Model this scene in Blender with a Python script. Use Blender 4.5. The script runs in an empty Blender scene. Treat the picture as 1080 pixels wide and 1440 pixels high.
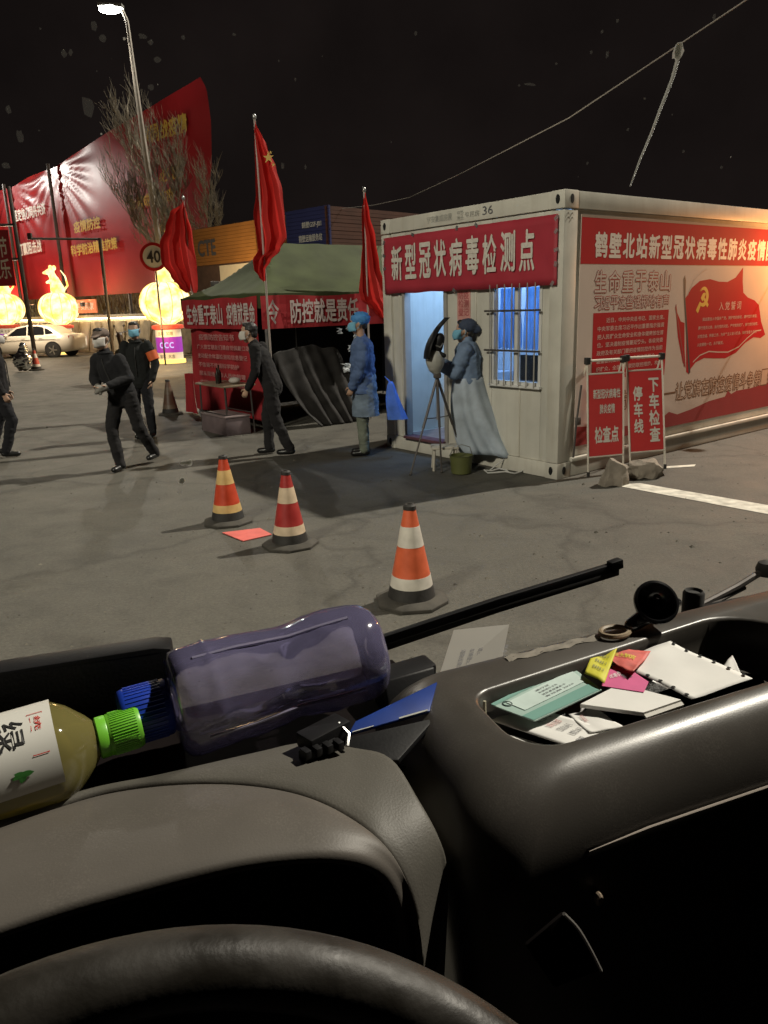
import bpy, bmesh, math, random
from mathutils import Vector, Matrix, Euler, noise
random.seed(7)
S = bpy.context.scene
COL = S.collection
R = math.radians

# ------------------------------------------------------------------ camera
cam_d = bpy.data.cameras.new('camera')
cam_d.sensor_fit = 'VERTICAL'; cam_d.sensor_height = 36.0; cam_d.sensor_width = 27.0
cam_d.lens = 26.75
cam_d.clip_start = 0.02; cam_d.clip_end = 600
cam = bpy.data.objects.new('camera', cam_d); COL.objects.link(cam)
_p, _r = R(15.16), R(1.83)
_F = Vector((0, math.cos(_p), -math.sin(_p)))
_U0 = Vector((0, math.sin(_p), math.cos(_p))); _R0 = Vector((1, 0, 0))
_Rt = _R0*math.cos(_r) - _U0*math.sin(_r); _Up = _R0*math.sin(_r) + _U0*math.cos(_r)
cam.matrix_world = Matrix(((_Rt.x, _Up.x, -_F.x, 0), (_Rt.y, _Up.y, -_F.y, 0), (_Rt.z, _Up.z, -_F.z, 1.8), (0, 0, 0, 1)))
S.camera = cam

# ------------------------------------------------------------------ night sky
w = bpy.data.worlds.new('World'); S.world = w; w.use_nodes = True
bg = w.node_tree.nodes['Background']
_wt = w.node_tree; _tc = _wt.nodes.new('ShaderNodeTexCoord'); _n = _wt.nodes.new('ShaderNodeTexNoise'); _n.inputs['Scale'].default_value = 5.0; _n.inputs['Detail'].default_value = 7
_cr = _wt.nodes.new('ShaderNodeValToRGB'); _cr.color_ramp.elements[0].position = .3; _cr.color_ramp.elements[0].color = (.42, .31, .29, 1)
_cr.color_ramp.elements[1].position = .75; _cr.color_ramp.elements[1].color = (.80, .58, .53, 1)                     # dull cloud over the town glow
_wt.links.new(_tc.outputs['Generated'], _n.inputs['Vector']); _wt.links.new(_n.outputs['Fac'], _cr.inputs[0]); _wt.links.new(_cr.outputs[0], bg.inputs[0])
bg.inputs[1].default_value = 0.0135

# ------------------------------------------------------------------ key light (the tall yard lights off to the right)
sl = bpy.data.lights.new('sun', 'SUN'); sl.energy = 4.5; sl.angle = R(1.2); sl.color = (1.0, 0.92, 0.78)
so = bpy.data.objects.new('sun', sl); COL.objects.link(so)
_d = Vector((0.885*math.cos(R(47)), 0.465*math.cos(R(47)), math.sin(R(47))))
so.rotation_euler = _d.to_track_quat('Z', 'Y').to_euler(); so.location = _d*30

S.view_settings.view_transform = 'Standard'; S.view_settings.look = 'None'
S.view_settings.exposure = 0.0; S.view_settings.gamma = 1.0; S.view_settings.use_curve_mapping = False
S.cycles.use_denoising = True
S.cycles.max_bounces = 8; S.cycles.transparent_max_bounces = 24
S.cycles.sample_clamp_indirect = 6.0
S.cycles.caustics_reflective = False; S.cycles.caustics_refractive = False

def lamp(name, kind, loc, energy, color, target=None, size=0.3, size_y=None, spot=90, blend=0.6):
    l = bpy.data.lights.new(name, kind); l.energy = energy; l.color = color
    if kind == 'AREA':
        l.size = size
        if size_y: l.shape = 'RECTANGLE'; l.size_y = size_y
    else: l.shadow_soft_size = size
    if kind == 'SPOT': l.spot_size = R(spot); l.spot_blend = blend
    o = bpy.data.objects.new(name, l); COL.objects.link(o); o.location = loc
    if target is not None:
        o.rotation_euler = (Vector(target)-Vector(loc)).to_track_quat('-Z', 'Y').to_euler()
    return o

# ------------------------------------------------------------------ materials
def mat(name, rgb, rough=0.6, metal=0.0, var=0.18, scale=6.0, bump=0.0, bscale=40.0, spec=0.5, emit=0.0, ecol=None, sub=0.0, rvar=0.0, dust=0.0):
    m = bpy.data.materials.new(name); m.use_nodes = True
    nt = m.node_tree; N = nt.nodes; L = nt.links; b = N['Principled BSDF']
    b.inputs['Roughness'].default_value = rough; b.inputs['Metallic'].default_value = metal
    b.inputs['Specular IOR Level'].default_value = spec
    b.inputs['Base Color'].default_value = (*rgb, 1)
    tc = N.new('ShaderNodeTexCoord')
    if var > 0:
        n = N.new('ShaderNodeTexNoise'); n.inputs['Scale'].default_value = scale; n.inputs['Detail'].default_value = 5
        L.new(tc.outputs['Object'], n.inputs['Vector'])
        mr = N.new('ShaderNodeMapRange'); mr.inputs[1].default_value = 0.3; mr.inputs[2].default_value = 0.7
        mr.inputs[3].default_value = 1-var; mr.inputs[4].default_value = 1+var
        L.new(n.outputs['Fac'], mr.inputs[0])
        mx = N.new('ShaderNodeVectorMath'); mx.operation = 'SCALE'; mx.inputs[0].default_value = rgb
        L.new(mr.outputs[0], mx.inputs['Scale']); L.new(mx.outputs[0], b.inputs['Base Color'])
        if dust > 0:                                              # fine settled dust and lint
            dn = N.new('ShaderNodeTexNoise'); dn.inputs['Scale'].default_value = 620; dn.inputs['Detail'].default_value = 2; L.new(tc.outputs['Object'], dn.inputs['Vector'])
            dl = N.new('ShaderNodeTexNoise'); dl.inputs['Scale'].default_value = 17; dl.inputs['Detail'].default_value = 6; L.new(tc.outputs['Object'], dl.inputs['Vector'])
            dm = N.new('ShaderNodeMath'); dm.operation = 'MULTIPLY'; L.new(dn.outputs['Fac'], dm.inputs[0]); L.new(dl.outputs['Fac'], dm.inputs[1])
            dr = N.new('ShaderNodeMapRange'); dr.inputs[1].default_value = .27; dr.inputs[2].default_value = .44; dr.inputs[3].default_value = 0; dr.inputs[4].default_value = dust; L.new(dm.outputs[0], dr.inputs[0])
            dx = N.new('ShaderNodeMix'); dx.data_type = 'RGBA'; L.new(dr.outputs[0], dx.inputs[0]); L.new(mx.outputs[0], dx.inputs[6]); dx.inputs[7].default_value = (.34, .31, .27, 1)
            L.new(dx.outputs[2], b.inputs['Base Color'])
        if rvar > 0:
            m2 = N.new('ShaderNodeMapRange'); m2.inputs[1].default_value = 0.3; m2.inputs[2].default_value = 0.7
            m2.inputs[3].default_value = max(0.02, rough-rvar); m2.inputs[4].default_value = min(1, rough+rvar)
            L.new(n.outputs['Fac'], m2.inputs[0]); L.new(m2.outputs[0], b.inputs['Roughness'])
    if bump > 0:
        n2 = N.new('ShaderNodeTexNoise'); n2.inputs['Scale'].default_value = bscale; n2.inputs['Detail'].default_value = 4
        L.new(tc.outputs['Object'], n2.inputs['Vector'])
        bp = N.new('ShaderNodeBump'); bp.inputs['Strength'].default_value = bump; bp.inputs['Distance'].default_value = 0.02
        L.new(n2.outputs['Fac'], bp.inputs['Height']); L.new(bp.outputs[0], b.inputs['Normal'])
    if emit > 0:
        b.inputs['Emission Color'].default_value = (*(ecol or rgb), 1); b.inputs['Emission Strength'].default_value = emit
    return m

def cloth(name, rgb, trans=0.25, var=0.15, scale=4.0):
    """thin cloth or film: diffuse with some light coming through"""
    m = bpy.data.materials.new(name); m.use_nodes = True
    nt = m.node_tree; N = nt.nodes; L = nt.links; b = N['Principled BSDF']; out = N['Material Output']
    b.inputs['Roughness'].default_value = 0.75; b.inputs['Specular IOR Level'].default_value = 0.25
    tc = N.new('ShaderNodeTexCoord'); n = N.new('ShaderNodeTexNoise'); n.inputs['Scale'].default_value = scale; n.inputs['Detail'].default_value = 4
    L.new(tc.outputs['Object'], n.inputs['Vector'])
    mr = N.new('ShaderNodeMapRange'); mr.inputs[1].default_value = .3; mr.inputs[2].default_value = .7
    mr.inputs[3].default_value = 1-var; mr.inputs[4].default_value = 1+var; L.new(n.outputs['Fac'], mr.inputs[0])
    mx = N.new('ShaderNodeVectorMath'); mx.operation = 'SCALE'; mx.inputs[0].default_value = rgb
    L.new(mr.outputs[0], mx.inputs['Scale']); L.new(mx.outputs[0], b.inputs['Base Color'])
    t = N.new('ShaderNodeBsdfTranslucent'); L.new(mx.outputs[0], t.inputs[0])
    ms = N.new('ShaderNodeMixShader'); ms.inputs[0].default_value = trans
    L.new(b.outputs[0], ms.inputs[1]); L.new(t.outputs[0], ms.inputs[2]); L.new(ms.outputs[0], out.inputs[0])
    return m

def film(name, tint, clear=0.6, milk=(0.5, 0.5, 0.6), gloss_rough=0.06, ior=1.45):
    """thin clear plastic: tinted see-through wall, a milky share and a glossy coat"""
    m = bpy.data.materials.new(name); m.use_nodes = True
    nt = m.node_tree; N = nt.nodes; L = nt.links; out = N['Material Output']; N.remove(N['Principled BSDF'])
    tr = N.new('ShaderNodeBsdfTransparent'); tr.inputs[0].default_value = (*tint, 1)
    df = N.new('ShaderNodeBsdfDiffuse'); df.inputs[0].default_value = (*milk, 1)
    tl = N.new('ShaderNodeBsdfTranslucent'); tl.inputs[0].default_value = (*milk, 1)
    a = N.new('ShaderNodeMixShader'); a.inputs[0].default_value = 0.5; L.new(df.outputs[0], a.inputs[1]); L.new(tl.outputs[0], a.inputs[2])
    c = N.new('ShaderNodeMixShader'); c.inputs[0].default_value = clear; L.new(a.outputs[0], c.inputs[1]); L.new(tr.outputs[0], c.inputs[2])
    g = N.new('ShaderNodeBsdfGlossy'); g.inputs['Roughness'].default_value = gloss_rough
    fr = N.new('ShaderNodeFresnel'); fr.inputs[0].default_value = ior
    e = N.new('ShaderNodeMixShader'); L.new(fr.outputs[0], e.inputs[0]); L.new(c.outputs[0], e.inputs[1]); L.new(g.outputs[0], e.inputs[2])
    L.new(e.outputs[0], out.inputs[0])
    return m

def glow(name, rgb, strength):
    m = bpy.data.materials.new(name); m.use_nodes = True
    nt = m.node_tree; N = nt.nodes; N.remove(N['Principled BSDF'])
    e = N.new('ShaderNodeEmission'); e.inputs[0].default_value = (*rgb, 1); e.inputs[1].default_value = strength
    nt.links.new(e.outputs[0], N['Material Output'].inputs[0])
    return m

def streaks(m, strength, sc=(7, 7, .55), tint=(.62, .55, .45)):
    """rain and rust runs down a painted wall"""
    nt = m.node_tree; N = nt.nodes; L = nt.links; b = N['Principled BSDF']; src = b.inputs['Base Color'].links[0].from_socket
    tc = N.new('ShaderNodeTexCoord'); mp = N.new('ShaderNodeMapping'); mp.inputs['Scale'].default_value = sc; L.new(tc.outputs['Object'], mp.inputs['Vector'])
    n = N.new('ShaderNodeTexNoise'); n.inputs['Scale'].default_value = 1.6; n.inputs['Detail'].default_value = 7; n.inputs['Roughness'].default_value = .65; L.new(mp.outputs[0], n.inputs['Vector'])
    mr = N.new('ShaderNodeMapRange'); mr.inputs[1].default_value = .50; mr.inputs[2].default_value = .78; mr.inputs[3].default_value = 0; mr.inputs[4].default_value = strength; L.new(n.outputs['Fac'], mr.inputs[0])
    x = N.new('ShaderNodeMix'); x.data_type = 'RGBA'; x.blend_type = 'MULTIPLY'; L.new(mr.outputs[0], x.inputs[0]); L.new(src, x.inputs[6]); x.inputs[7].default_value = (*tint, 1)
    L.new(x.outputs[2], b.inputs['Base Color'])

# ------------------------------------------------------------------ mesh builder
class M:
    def __init__(s): s.v = []; s.f = []
    def add(s, vs, fs):
        o = len(s.v); s.v += [Vector(p) for p in vs]; s.f += [tuple(i+o for i in f) for f in fs]; return s
    def box(s, c, d, rot=None):
        hx, hy, hz = d[0]/2, d[1]/2, d[2]/2; c = Vector(c)
        P = [Vector((x, y, z)) for x in (-hx, hx) for y in (-hy, hy) for z in (-hz, hz)]
        if rot is not None:
            q = rot.to_matrix() if isinstance(rot, Euler) else rot
            P = [q @ p for p in P]
        return s.add([p+c for p in P], [(0, 1, 3, 2), (4, 6, 7, 5), (0, 4, 5, 1), (2, 3, 7, 6), (0, 2, 6, 4), (1, 5, 7, 3)])
    def bb(s, a, b):
        return s.box([(a[i]+b[i])/2 for i in range(3)], [abs(b[i]-a[i]) for i in range(3)])
    def poly(s, pts): return s.add(pts, [tuple(range(len(pts)))])
    def slab(s, pts, t):
        """a flat polygon given thickness along t (a vector)"""
        n = len(pts); t = Vector(t); P = [Vector(p) for p in pts]
        return s.add(P+[p+t for p in P], [tuple(reversed(range(n))), tuple(range(n, 2*n))]+[(i, (i+1) % n, n+(i+1) % n, n+i) for i in range(n)])
    def rings(s, rs, cap0=True, cap1=True, closed=True):
        n = len(rs[0]); V = [p for r in rs for p in r]; F = []
        for k in range(len(rs)-1):
            for i in range(n if closed else n-1):
                j = (i+1) % n
                F.append((k*n+i, k*n+j, (k+1)*n+j, (k+1)*n+i))
        if cap0: F.append(tuple(reversed(range(n))))
        if cap1: F.append(tuple(range((len(rs)-1)*n, len(rs)*n)))
        return s.add(V, F)
    def tube(s, pts, r, n=8, caps=True):
        P = [Vector(p) for p in pts]; rs = r if isinstance(r, (list, tuple)) else [r]*len(P)
        rings = []; ref = None
        for i, p in enumerate(P):
            t = (P[min(i+1, len(P)-1)]-P[max(i-1, 0)]).normalized()
            if ref is None: ref = t.orthogonal().normalized()
            ref = (ref - t*ref.dot(t)).normalized(); b = t.cross(ref)
            rings.append([p + (ref*math.cos(2*math.pi*k/n)+b*math.sin(2*math.pi*k/n))*rs[i] for k in range(n)])
        return s.rings(rings, caps, caps)
    def lathe(s, prof, n=24, c=(0, 0, 0), rot=None, sq=0.0):
        """prof: (radius, height); sq > 0 squares the section"""
        c = Vector(c); rings = []
        for r, h in prof:
            ring = []
            for k in range(n):
                a = 2*math.pi*k/n; rr = r*(1+sq*(abs(math.sin(2*a))**2)*0.41)
                p = Vector((rr*math.cos(a), rr*math.sin(a), h))
                ring.append((rot @ p if rot is not None else p)+c)
            rings.append(ring)
        return s.rings(rings)
    def ell(s, c, r, rot=None, n=12, m=8):
        c = Vector(c); rings = []
        for j in range(1, m):
            ph = math.pi*j/m
            ring = [Vector((r[0]*math.sin(ph)*math.cos(2*math.pi*k/n), r[1]*math.sin(ph)*math.sin(2*math.pi*k/n), -r[2]*math.cos(ph))) for k in range(n)]
            if rot is not None: ring = [rot @ p for p in ring]
            rings.append([p+c for p in ring])
        return s.rings(rings)
    def cap(s, p, q, r1, r2, flat=None, n=12):
        """tapered limb with round ends; flat=(direction, factor) squeezes its section"""
        p, q = Vector(p), Vector(q); t = (q-p).normalized(); a = t.orthogonal().normalized(); b = t.cross(a); rings = []
        def ring(c, r):
            o = []
            for k in range(n):
                d = (a*math.cos(2*math.pi*k/n)+b*math.sin(2*math.pi*k/n))*r
                if flat: fd = Vector(flat[0]).normalized(); d -= fd*d.dot(fd)*(1-flat[1])
                o.append(c+d)
            return o
        for k in (75, 50, 25): rings.append(ring(p-t*r1*math.sin(R(k)), r1*math.cos(R(k))))
        rings.append(ring(p, r1)); rings.append(ring(q, r2))
        for k in (25, 50, 75): rings.append(ring(q+t*r2*math.sin(R(k)), r2*math.cos(R(k))))
        return s.rings(rings)
    def grid(s, rows):
        n = len(rows[0]); V = [p for r in rows for p in r]
        return s.add(V, [(k*n+i, k*n+i+1, (k+1)*n+i+1, (k+1)*n+i) for k in range(len(rows)-1) for i in range(n-1)])
    def build(s, name, m=None, parent=None, smooth=False, bevel=0.0, off=None, angle=40, solid=0.0, kind=None, fix=True):
        me = bpy.data.meshes.new(name)
        V = s.v if off is None else [p-Vector(off) for p in s.v]
        me.from_pydata([tuple(p) for p in V], [], s.f); me.update()
        if fix:
            bm = bmesh.new(); bm.from_mesh(me); bmesh.ops.recalc_face_normals(bm, faces=bm.faces)
            if bevel > 0:
                ed = [e for e in bm.edges if len(e.link_faces) == 2 and e.calc_face_angle(0) > R(30)]
                bmesh.ops.bevel(bm, geom=ed, offset=bevel, segments=2, profile=0.6, affect='EDGES', clamp_overlap=True)
            bm.to_mesh(me); bm.free()
        if m is not None: me.materials.append(m)
        if smooth or bevel > 0:
            me.polygons.foreach_set('use_smooth', [True]*len(me.polygons))
            me.set_sharp_from_angle(angle=R(angle))
        o = bpy.data.objects.new(name, me); COL.objects.link(o)
        if parent is not None: o.parent = parent
        if solid: md = o.modifiers.new('solid', 'SOLIDIFY'); md.thickness = solid; md.offset = 0
        if kind: o['kind'] = kind
        return o

def tag(o, label, cat, group=None):
    o['label'] = label; o['category'] = cat
    if group: o['group'] = group
    return o
def thing(name, label, cat, loc=(0, 0, 0), rz=0.0, group=None):
    o = bpy.data.objects.new(name, None); COL.objects.link(o); o.empty_display_size = 0.1
    o.location = loc; o.rotation_euler = (0, 0, rz)
    return tag(o, label, cat, group)
def copy_tree(o, parent=None):
    c = o.copy(); COL.objects.link(c)
    if parent is not None: c.parent = parent
    for ch in o.children: copy_tree(ch, c)
    return c

_tc = {}
def glyphs(s, bold, space=1.0, line=1.0, align='LEFT'):
    k = (s, bold, space, line, align)
    if k not in _tc:
        c = bpy.data.curves.new('lettering', 'FONT'); c.body = s; c.size = 1; c.offset = bold; c.resolution_u = 3
        c.space_character = space; c.space_line = line; c.align_x = align
        o = bpy.data.objects.new('lettering', c); COL.objects.link(o)
        bpy.context.view_layer.update()
        me = bpy.data.meshes.new_from_object(o.evaluated_get(bpy.context.evaluated_depsgraph_get()))
        V = [v.co.copy() for v in me.vertices]; F = [tuple(p.vertices) for p in me.polygons]
        bpy.data.objects.remove(o); bpy.data.meshes.remove(me)
        xs = [v.x for v in V]; ys = [v.y for v in V]
        _tc[k] = (V, F, min(xs), max(xs), min(ys), max(ys))
    return _tc[k]
def text(parent, s, m, O, ex, ey, w_, h_, bold=0.015, name='lettering', space=1.0, line=1.0, align='LEFT', fn=None, layer=.3):
    """flat print: fits the words s into a w_ x h_ rectangle at O along ex, ey"""
    V, F, x0, x1, y0, y1 = glyphs(s, min(bold, .006), space, line, align)
    O, ex, ey = Vector(O), Vector(ex).normalized(), Vector(ey).normalized()
    mb = M(); nrm = ex.cross(ey)
    # heavy type: the strokes are laid down again a little to each side, each layer a hair prouder
    d = max(0.0, bold-.004)
    offs = [(0, 0)] if d <= .002 else [(d, 0), (-d, 0), (0, d), (0, -d)]
    x0, x1, y0, y1 = x0-d, x1+d, y0-d, y1+d
    for k, (dx, dy) in enumerate(offs):
        if fn: P = [fn((v.x+dx-x0)/(x1-x0), (v.y+dy-y0)/(y1-y0)) for v in V]
        else: P = [O+ex*((v.x+dx-x0)/(x1-x0)*w_)+ey*((v.y+dy-y0)/(y1-y0)*h_)+nrm*.0003*k*layer for v in V]
        mb.add(P, F)
        if fn: break
    return mb.build(name, m, parent, fix=False)
# ------------------------------------------------------------------ shared materials
WHITE = mat('white_enamel', (0.56, 0.54, 0.475), 0.45, var=0.10, scale=3, bump=0.03, bscale=60, rvar=0.1)
WHITE2 = mat('white_panel', (0.55, 0.535, 0.475), 0.5, var=0.12, scale=2.2, bump=0.02)
streaks(WHITE, .35); streaks(WHITE2, .38)
BLACK = mat('black_plastic', (0.009, 0.009, 0.010), 0.5, var=0.3, scale=14, bump=0.03, bscale=300, spec=.25)
RUBBER = mat('black_rubber', (0.02, 0.019, 0.018), 0.75, var=0.3, scale=9)
HOLE = mat('dark_hollow', (0.006, 0.006, 0.006), 0.9, var=0)
STEEL = mat('galvanised_steel', (0.42, 0.42, 0.42), 0.38, metal=0.85, var=0.15, scale=12)
DKSTEEL = mat('dark_steel', (0.09, 0.08, 0.075), 0.5, metal=0.4, var=0.2)
RED_BANNER = mat('red_banner_cloth', (0.36, 0.028, 0.045), 0.6, var=0.10, scale=2.2, bump=0.05, bscale=7)
RED_PRINT = mat('red_print', (0.42, 0.016, 0.020), 0.7, var=0.06, scale=2, spec=.15)
PRINT_W = mat('white_print', (0.66, 0.62, 0.56), 0.6, var=0.08, scale=5)
PRINT_Y = mat('yellow_print', (0.55, 0.36, 0.06), 0.6, var=0.1, scale=2)
PRINT_DK = mat('dark_print', (0.05, 0.04, 0.04), 0.6, var=0.1)
INK = mat('grey_ink', (0.10, 0.10, 0.11), 0.7, var=0.2)
PAPER = mat('white_paper', (0.74, 0.73, 0.70), 0.7, var=0.04, scale=20)

# ------------------------------------------------------------------ ground
def ground_mat():
    m = bpy.data.materials.new('worn_asphalt'); m.use_nodes = True
    nt = m.node_tree; N = nt.nodes; L = nt.links; b = N['Principled BSDF']
    tc = N.new('ShaderNodeTexCoord')
    def nz(sc, det, dist=0.0, rough=0.6):
        n = N.new('ShaderNodeTexNoise'); n.inputs['Scale'].default_value = sc; n.inputs['Detail'].default_value = det
        n.inputs['Roughness'].default_value = rough; n.inputs['Distortion'].default_value = dist
        L.new(tc.outputs['Object'], n.inputs['Vector']); return n.outputs['Fac']
    def ramp(src, st):
        r = N.new('ShaderNodeValToRGB'); L.new(src, r.inputs[0])
        e = r.color_ramp.elements
        while len(e) < len(st): e.new(0.5)
        for k, (p, c) in enumerate(st): e[k].position = p; e[k].color = (*c, 1)
        return r.outputs[0]
    def mul(a, b_, f=1.0):
        x = N.new('ShaderNodeMix'); x.data_type = 'RGBA'; x.blend_type = 'MULTIPLY'; x.inputs[0].default_value = f
        L.new(a, x.inputs[6]); L.new(b_, x.inputs[7]); return x.outputs[2]
    base = ramp(nz(0.35, 8, 0.6), [(0.28, (0.064, 0.060, 0.051)), (0.5, (0.079, 0.074, 0.062)), (0.75, (0.094, 0.087, 0.073))])
    c = mul(base, ramp(nz(1.7, 10, 1.5, 0.7), [(0.30, (0.74, 0.74, 0.74)), (0.50, (0.98, 0.98, 0.98)), (0.75, (1.10, 1.09, 1.06))]))
    c = mul(c, ramp(nz(42, 8, 0, 0.85), [(0.32, (0.48, 0.48, 0.48)), (0.68, (1.42, 1.42, 1.40))]), 0.9)
    # old crack lines
    v = N.new('ShaderNodeTexVoronoi'); v.feature = 'DISTANCE_TO_EDGE'; v.inputs['Scale'].default_value = 0.42
    wv = N.new('ShaderNodeTexNoise'); wv.inputs['Scale'].default_value = 1.6; wv.inputs['Detail'].default_value = 6
    L.new(tc.outputs['Object'], wv.inputs['Vector'])
    va = N.new('ShaderNodeVectorMath'); va.operation = 'SCALE'; va.inputs['Scale'].default_value = 1.1; L.new(wv.outputs['Color'], va.inputs[0])
    vb = N.new('ShaderNodeVectorMath'); L.new(tc.outputs['Object'], vb.inputs[0]); L.new(va.outputs[0], vb.inputs[1])
    L.new(vb.outputs[0], v.inputs['Vector'])
    c = mul(c, ramp(v.outputs['Distance'], [(0.0, (0.55, 0.54, 0.52)), (0.012, (0.75, 0.75, 0.74)), (0.035, (1, 1, 1))]), 0.75)
    # oil drips
    c = mul(c, ramp(nz(0.9, 3, 0.2), [(0.60, (1, 1, 1)), (0.72, (0.66, 0.65, 0.63))]))
    L.new(c, b.inputs['Base Color'])
    rr = N.new('ShaderNodeMapRange'); L.new(nz(2.3, 5), rr.inputs[0]); rr.inputs[3].default_value = 0.5; rr.inputs[4].default_value = 0.95
    L.new(rr.outputs[0], b.inputs['Roughness'])
    bp = N.new('ShaderNodeBump'); bp.inputs['Strength'].default_value = 0.35; bp.inputs['Distance'].default_value = 0.012
    L.new(nz(70, 5, 0, 0.75), bp.inputs['Height']); L.new(bp.outputs[0], b.inputs['Normal'])
    return m
gr = M().poly([(-160, -40, 0), (160, -40, 0), (160, 260, 0), (-160, 260, 0)]).build('ground', ground_mat(), fix=False); gr['kind'] = 'structure'
LINE = mat('worn_road_paint', (0.55, 0.54, 0.48), 0.75, var=0.35, scale=9)
mk = M().poly([(2.28, 7.40, .004), (3.35, 6.02, .004), (5.6, 3.10, .004), (5.85, 3.30, .004), (3.55, 6.24, .004), (2.58, 7.42, .004)])
mk.poly([(3.05, 8.07, .004), (3.40, 8.12, .004), (3.46, 8.22, .004), (3.10, 8.17, .004)])
o = mk.build('road_marking', LINE, fix=False); o['kind'] = 'structure'

gt_ = M(); rg = random.Random(31)
for k in range(900):
    yy = 3.2+11*rg.random()**1.6; xx = rg.uniform(-.62, .62)*yy
    q = rg.uniform(.004, .013)*(2.0 if rg.random() < .06 else 1)
    gt_.add([(xx+q*rg.uniform(.7, 1.3), yy, 0), (xx-q*.6, yy+q*rg.uniform(.6, 1.2), 0), (xx-q*.5, yy-q*rg.uniform(.6, 1.2), 0), (xx+q*.1, yy, q*rg.uniform(.5, .9))], [(0, 1, 3), (1, 2, 3), (2, 0, 3)])
o = gt_.build('grit', mat('loose_grit', (.12, .11, .09), .95, var=.5, scale=3), fix=False); o['kind'] = 'stuff'

# ------------------------------------------------------------------ retaining wall, bank, hoarding
WA, WB = Vector((-23.93, 47.0, 0)), Vector((-2.2, 28.5, 0))
we = (WB-WA).normalized(); wl = (WB-WA).length; wn = Vector((we.y, -we.x, 0))          # wn looks at the yard
rzw = math.atan2(we.y, we.x)
STONE = mat('stone_facing', (0.40, 0.35, 0.27), 0.8, var=0.25, scale=3, bump=0.3, bscale=9)
CAPST = mat('pale_stone', (0.52, 0.47, 0.38), 0.7, var=0.12, scale=4)
rw = thing('retaining_wall', 'low stone wall with a glowing strip along its ledge below the red hoarding', 'wall', WA, rzw)
mb = M().bb((0, 0, 0), (wl, 0.5, 1.62)); mb.build('wall_body', STONE, rw)
M().bb((0, -0.12, 1.66), (wl, 0.6, 1.80)).build('coping', CAPST, rw, bevel=0.02)
for i in range(int(wl/1.05)):
    x = 0.4+i*1.05
    M().slab([(x, -0.003, 0.1), (x+0.55, -0.003, 0.1), (x+1.0, -0.003, 1.5), (x+0.45, -0.003, 1.5)], (0, -0.09, 0)).build('stone_rib', STONE, rw, bevel=0.012)
M().bb((0, -0.075, 1.625), (wl, -0.03, 1.655)).build('light_strip', glow('warm_strip', (1.0, 0.72, 0.38), 26), rw)
bk = M()
rows = []
for j in range(8):
    t = j/7
    rows.append([WA+we*(wl*i/40)-wn*(0.55+t*2.2)+Vector((0, 0, 1.72+t*1.15+0.12*noise.noise(Vector((i*.5, j*.7, 0)))*math.sin(math.pi*t))) for i in range(41)])
bk.grid(rows)
bank = bk.build('bank', mat('dry_earth', (0.09, 0.07, 0.045), 0.95, var=0.35, scale=3, bump=0.4, bscale=10), smooth=True); bank['kind'] = 'structure'
g = M(); rnd = random.Random(3)
for k in range(5200):
    t = rnd.random(); s = rnd.random()*wl
    p = WA+we*s-wn*(0.6+t*2.1)+Vector((0, 0, 1.68+t*1.15)); hgt = 0.2+0.5*rnd.random()**2
    d = Vector((rnd.uniform(-.35, .35), rnd.uniform(-.35, .35), 1))*hgt; q = Vector((rnd.uniform(-1, 1), rnd.uniform(-1, 1), 0)).normalized()*0.025
    g.add([p-q, p+q, p+d], [(0, 1, 2)])
o = g.build('dry_grass', mat('dry_grass', (0.16, 0.12, 0.05), 0.9, var=0.3, scale=1), fix=False); o['kind'] = 'stuff'

HBL, HBR = Vector((-21.987, 46.0, 0)), R(-40.99)
HOARD = mat('red_hoarding_print', (0.31, 0.014, 0.018), 0.36, var=0.28, scale=0.35, bump=0.22, bscale=1.6, spec=.6, rvar=.06)
hd = thing('propaganda_hoarding', 'huge red printed hoarding climbing above the lanterns and parked car', 'hoarding', HBL, HBR)
def hpt(x, z, y=0.0): return (x, y, z)
H_OUT = [[-9.377, 2.617], [-7.073, 7.444], [-1.539, 7.973], [2.352, 8.452], [3.901, 8.488], [5.745, 8.682], [8.421, 8.841], [10.933, 9.223], [13.536, 9.611], [15.883, 9.909], [18.023, 10.181], [19.598, 10.353], [20.533, 10.472], [20.861, 9.995], [20.96, 8.867], [20.787, 7.376], [20.289, 5.865], [19.731, 2.768]]
# canvas: columns from lower edge to the upper outline, with sagging folds from the tie points
top = H_OUT[1:13]
def topz(x):
    for (a, za), (b, zb) in zip(top, top[1:]):
        if x <= b: return za+(zb-za)*max(0, (x-a))/(b-a)
    return top[-1][1]
def right_edge(z):
    pr = H_OUT[12:18][::-1]
    for (a, za), (b, zb) in zip(pr, pr[1:]):
        if z <= zb: return a+(b-a)*(z-za)/(zb-za)
    return 20.5
rows = []
NX, NZ = 150, 40
for j in range(NZ+1):
    row = []
    for i in range(NX+1):
        x = -7.0+27.5*i/NX; t = j/NZ; z = 2.72+(topz(x)-2.72)*t
        xe = -7.0+(right_edge(z)+7.0)*i/NX
        y = 0.05*noise.noise(Vector((xe*.35, z*.25, 1.3)))
        for tx in (3.45, 8.4):                                   # fan of creases from each tie point
            dx, dz = xe-tx, topz(tx)-z; d = math.hypot(dx, dz)+.05; a = math.atan2(dx, dz)
            y += 0.065*math.sin(a*23+tx)*math.exp(-((d-1.6)/1.7)**2)*min(1, d)
        row.append((xe, y, z))
    rows.append(row)
M().grid(rows).build('canvas', HOARD, hd, smooth=True, fix=False, angle=80)
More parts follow.
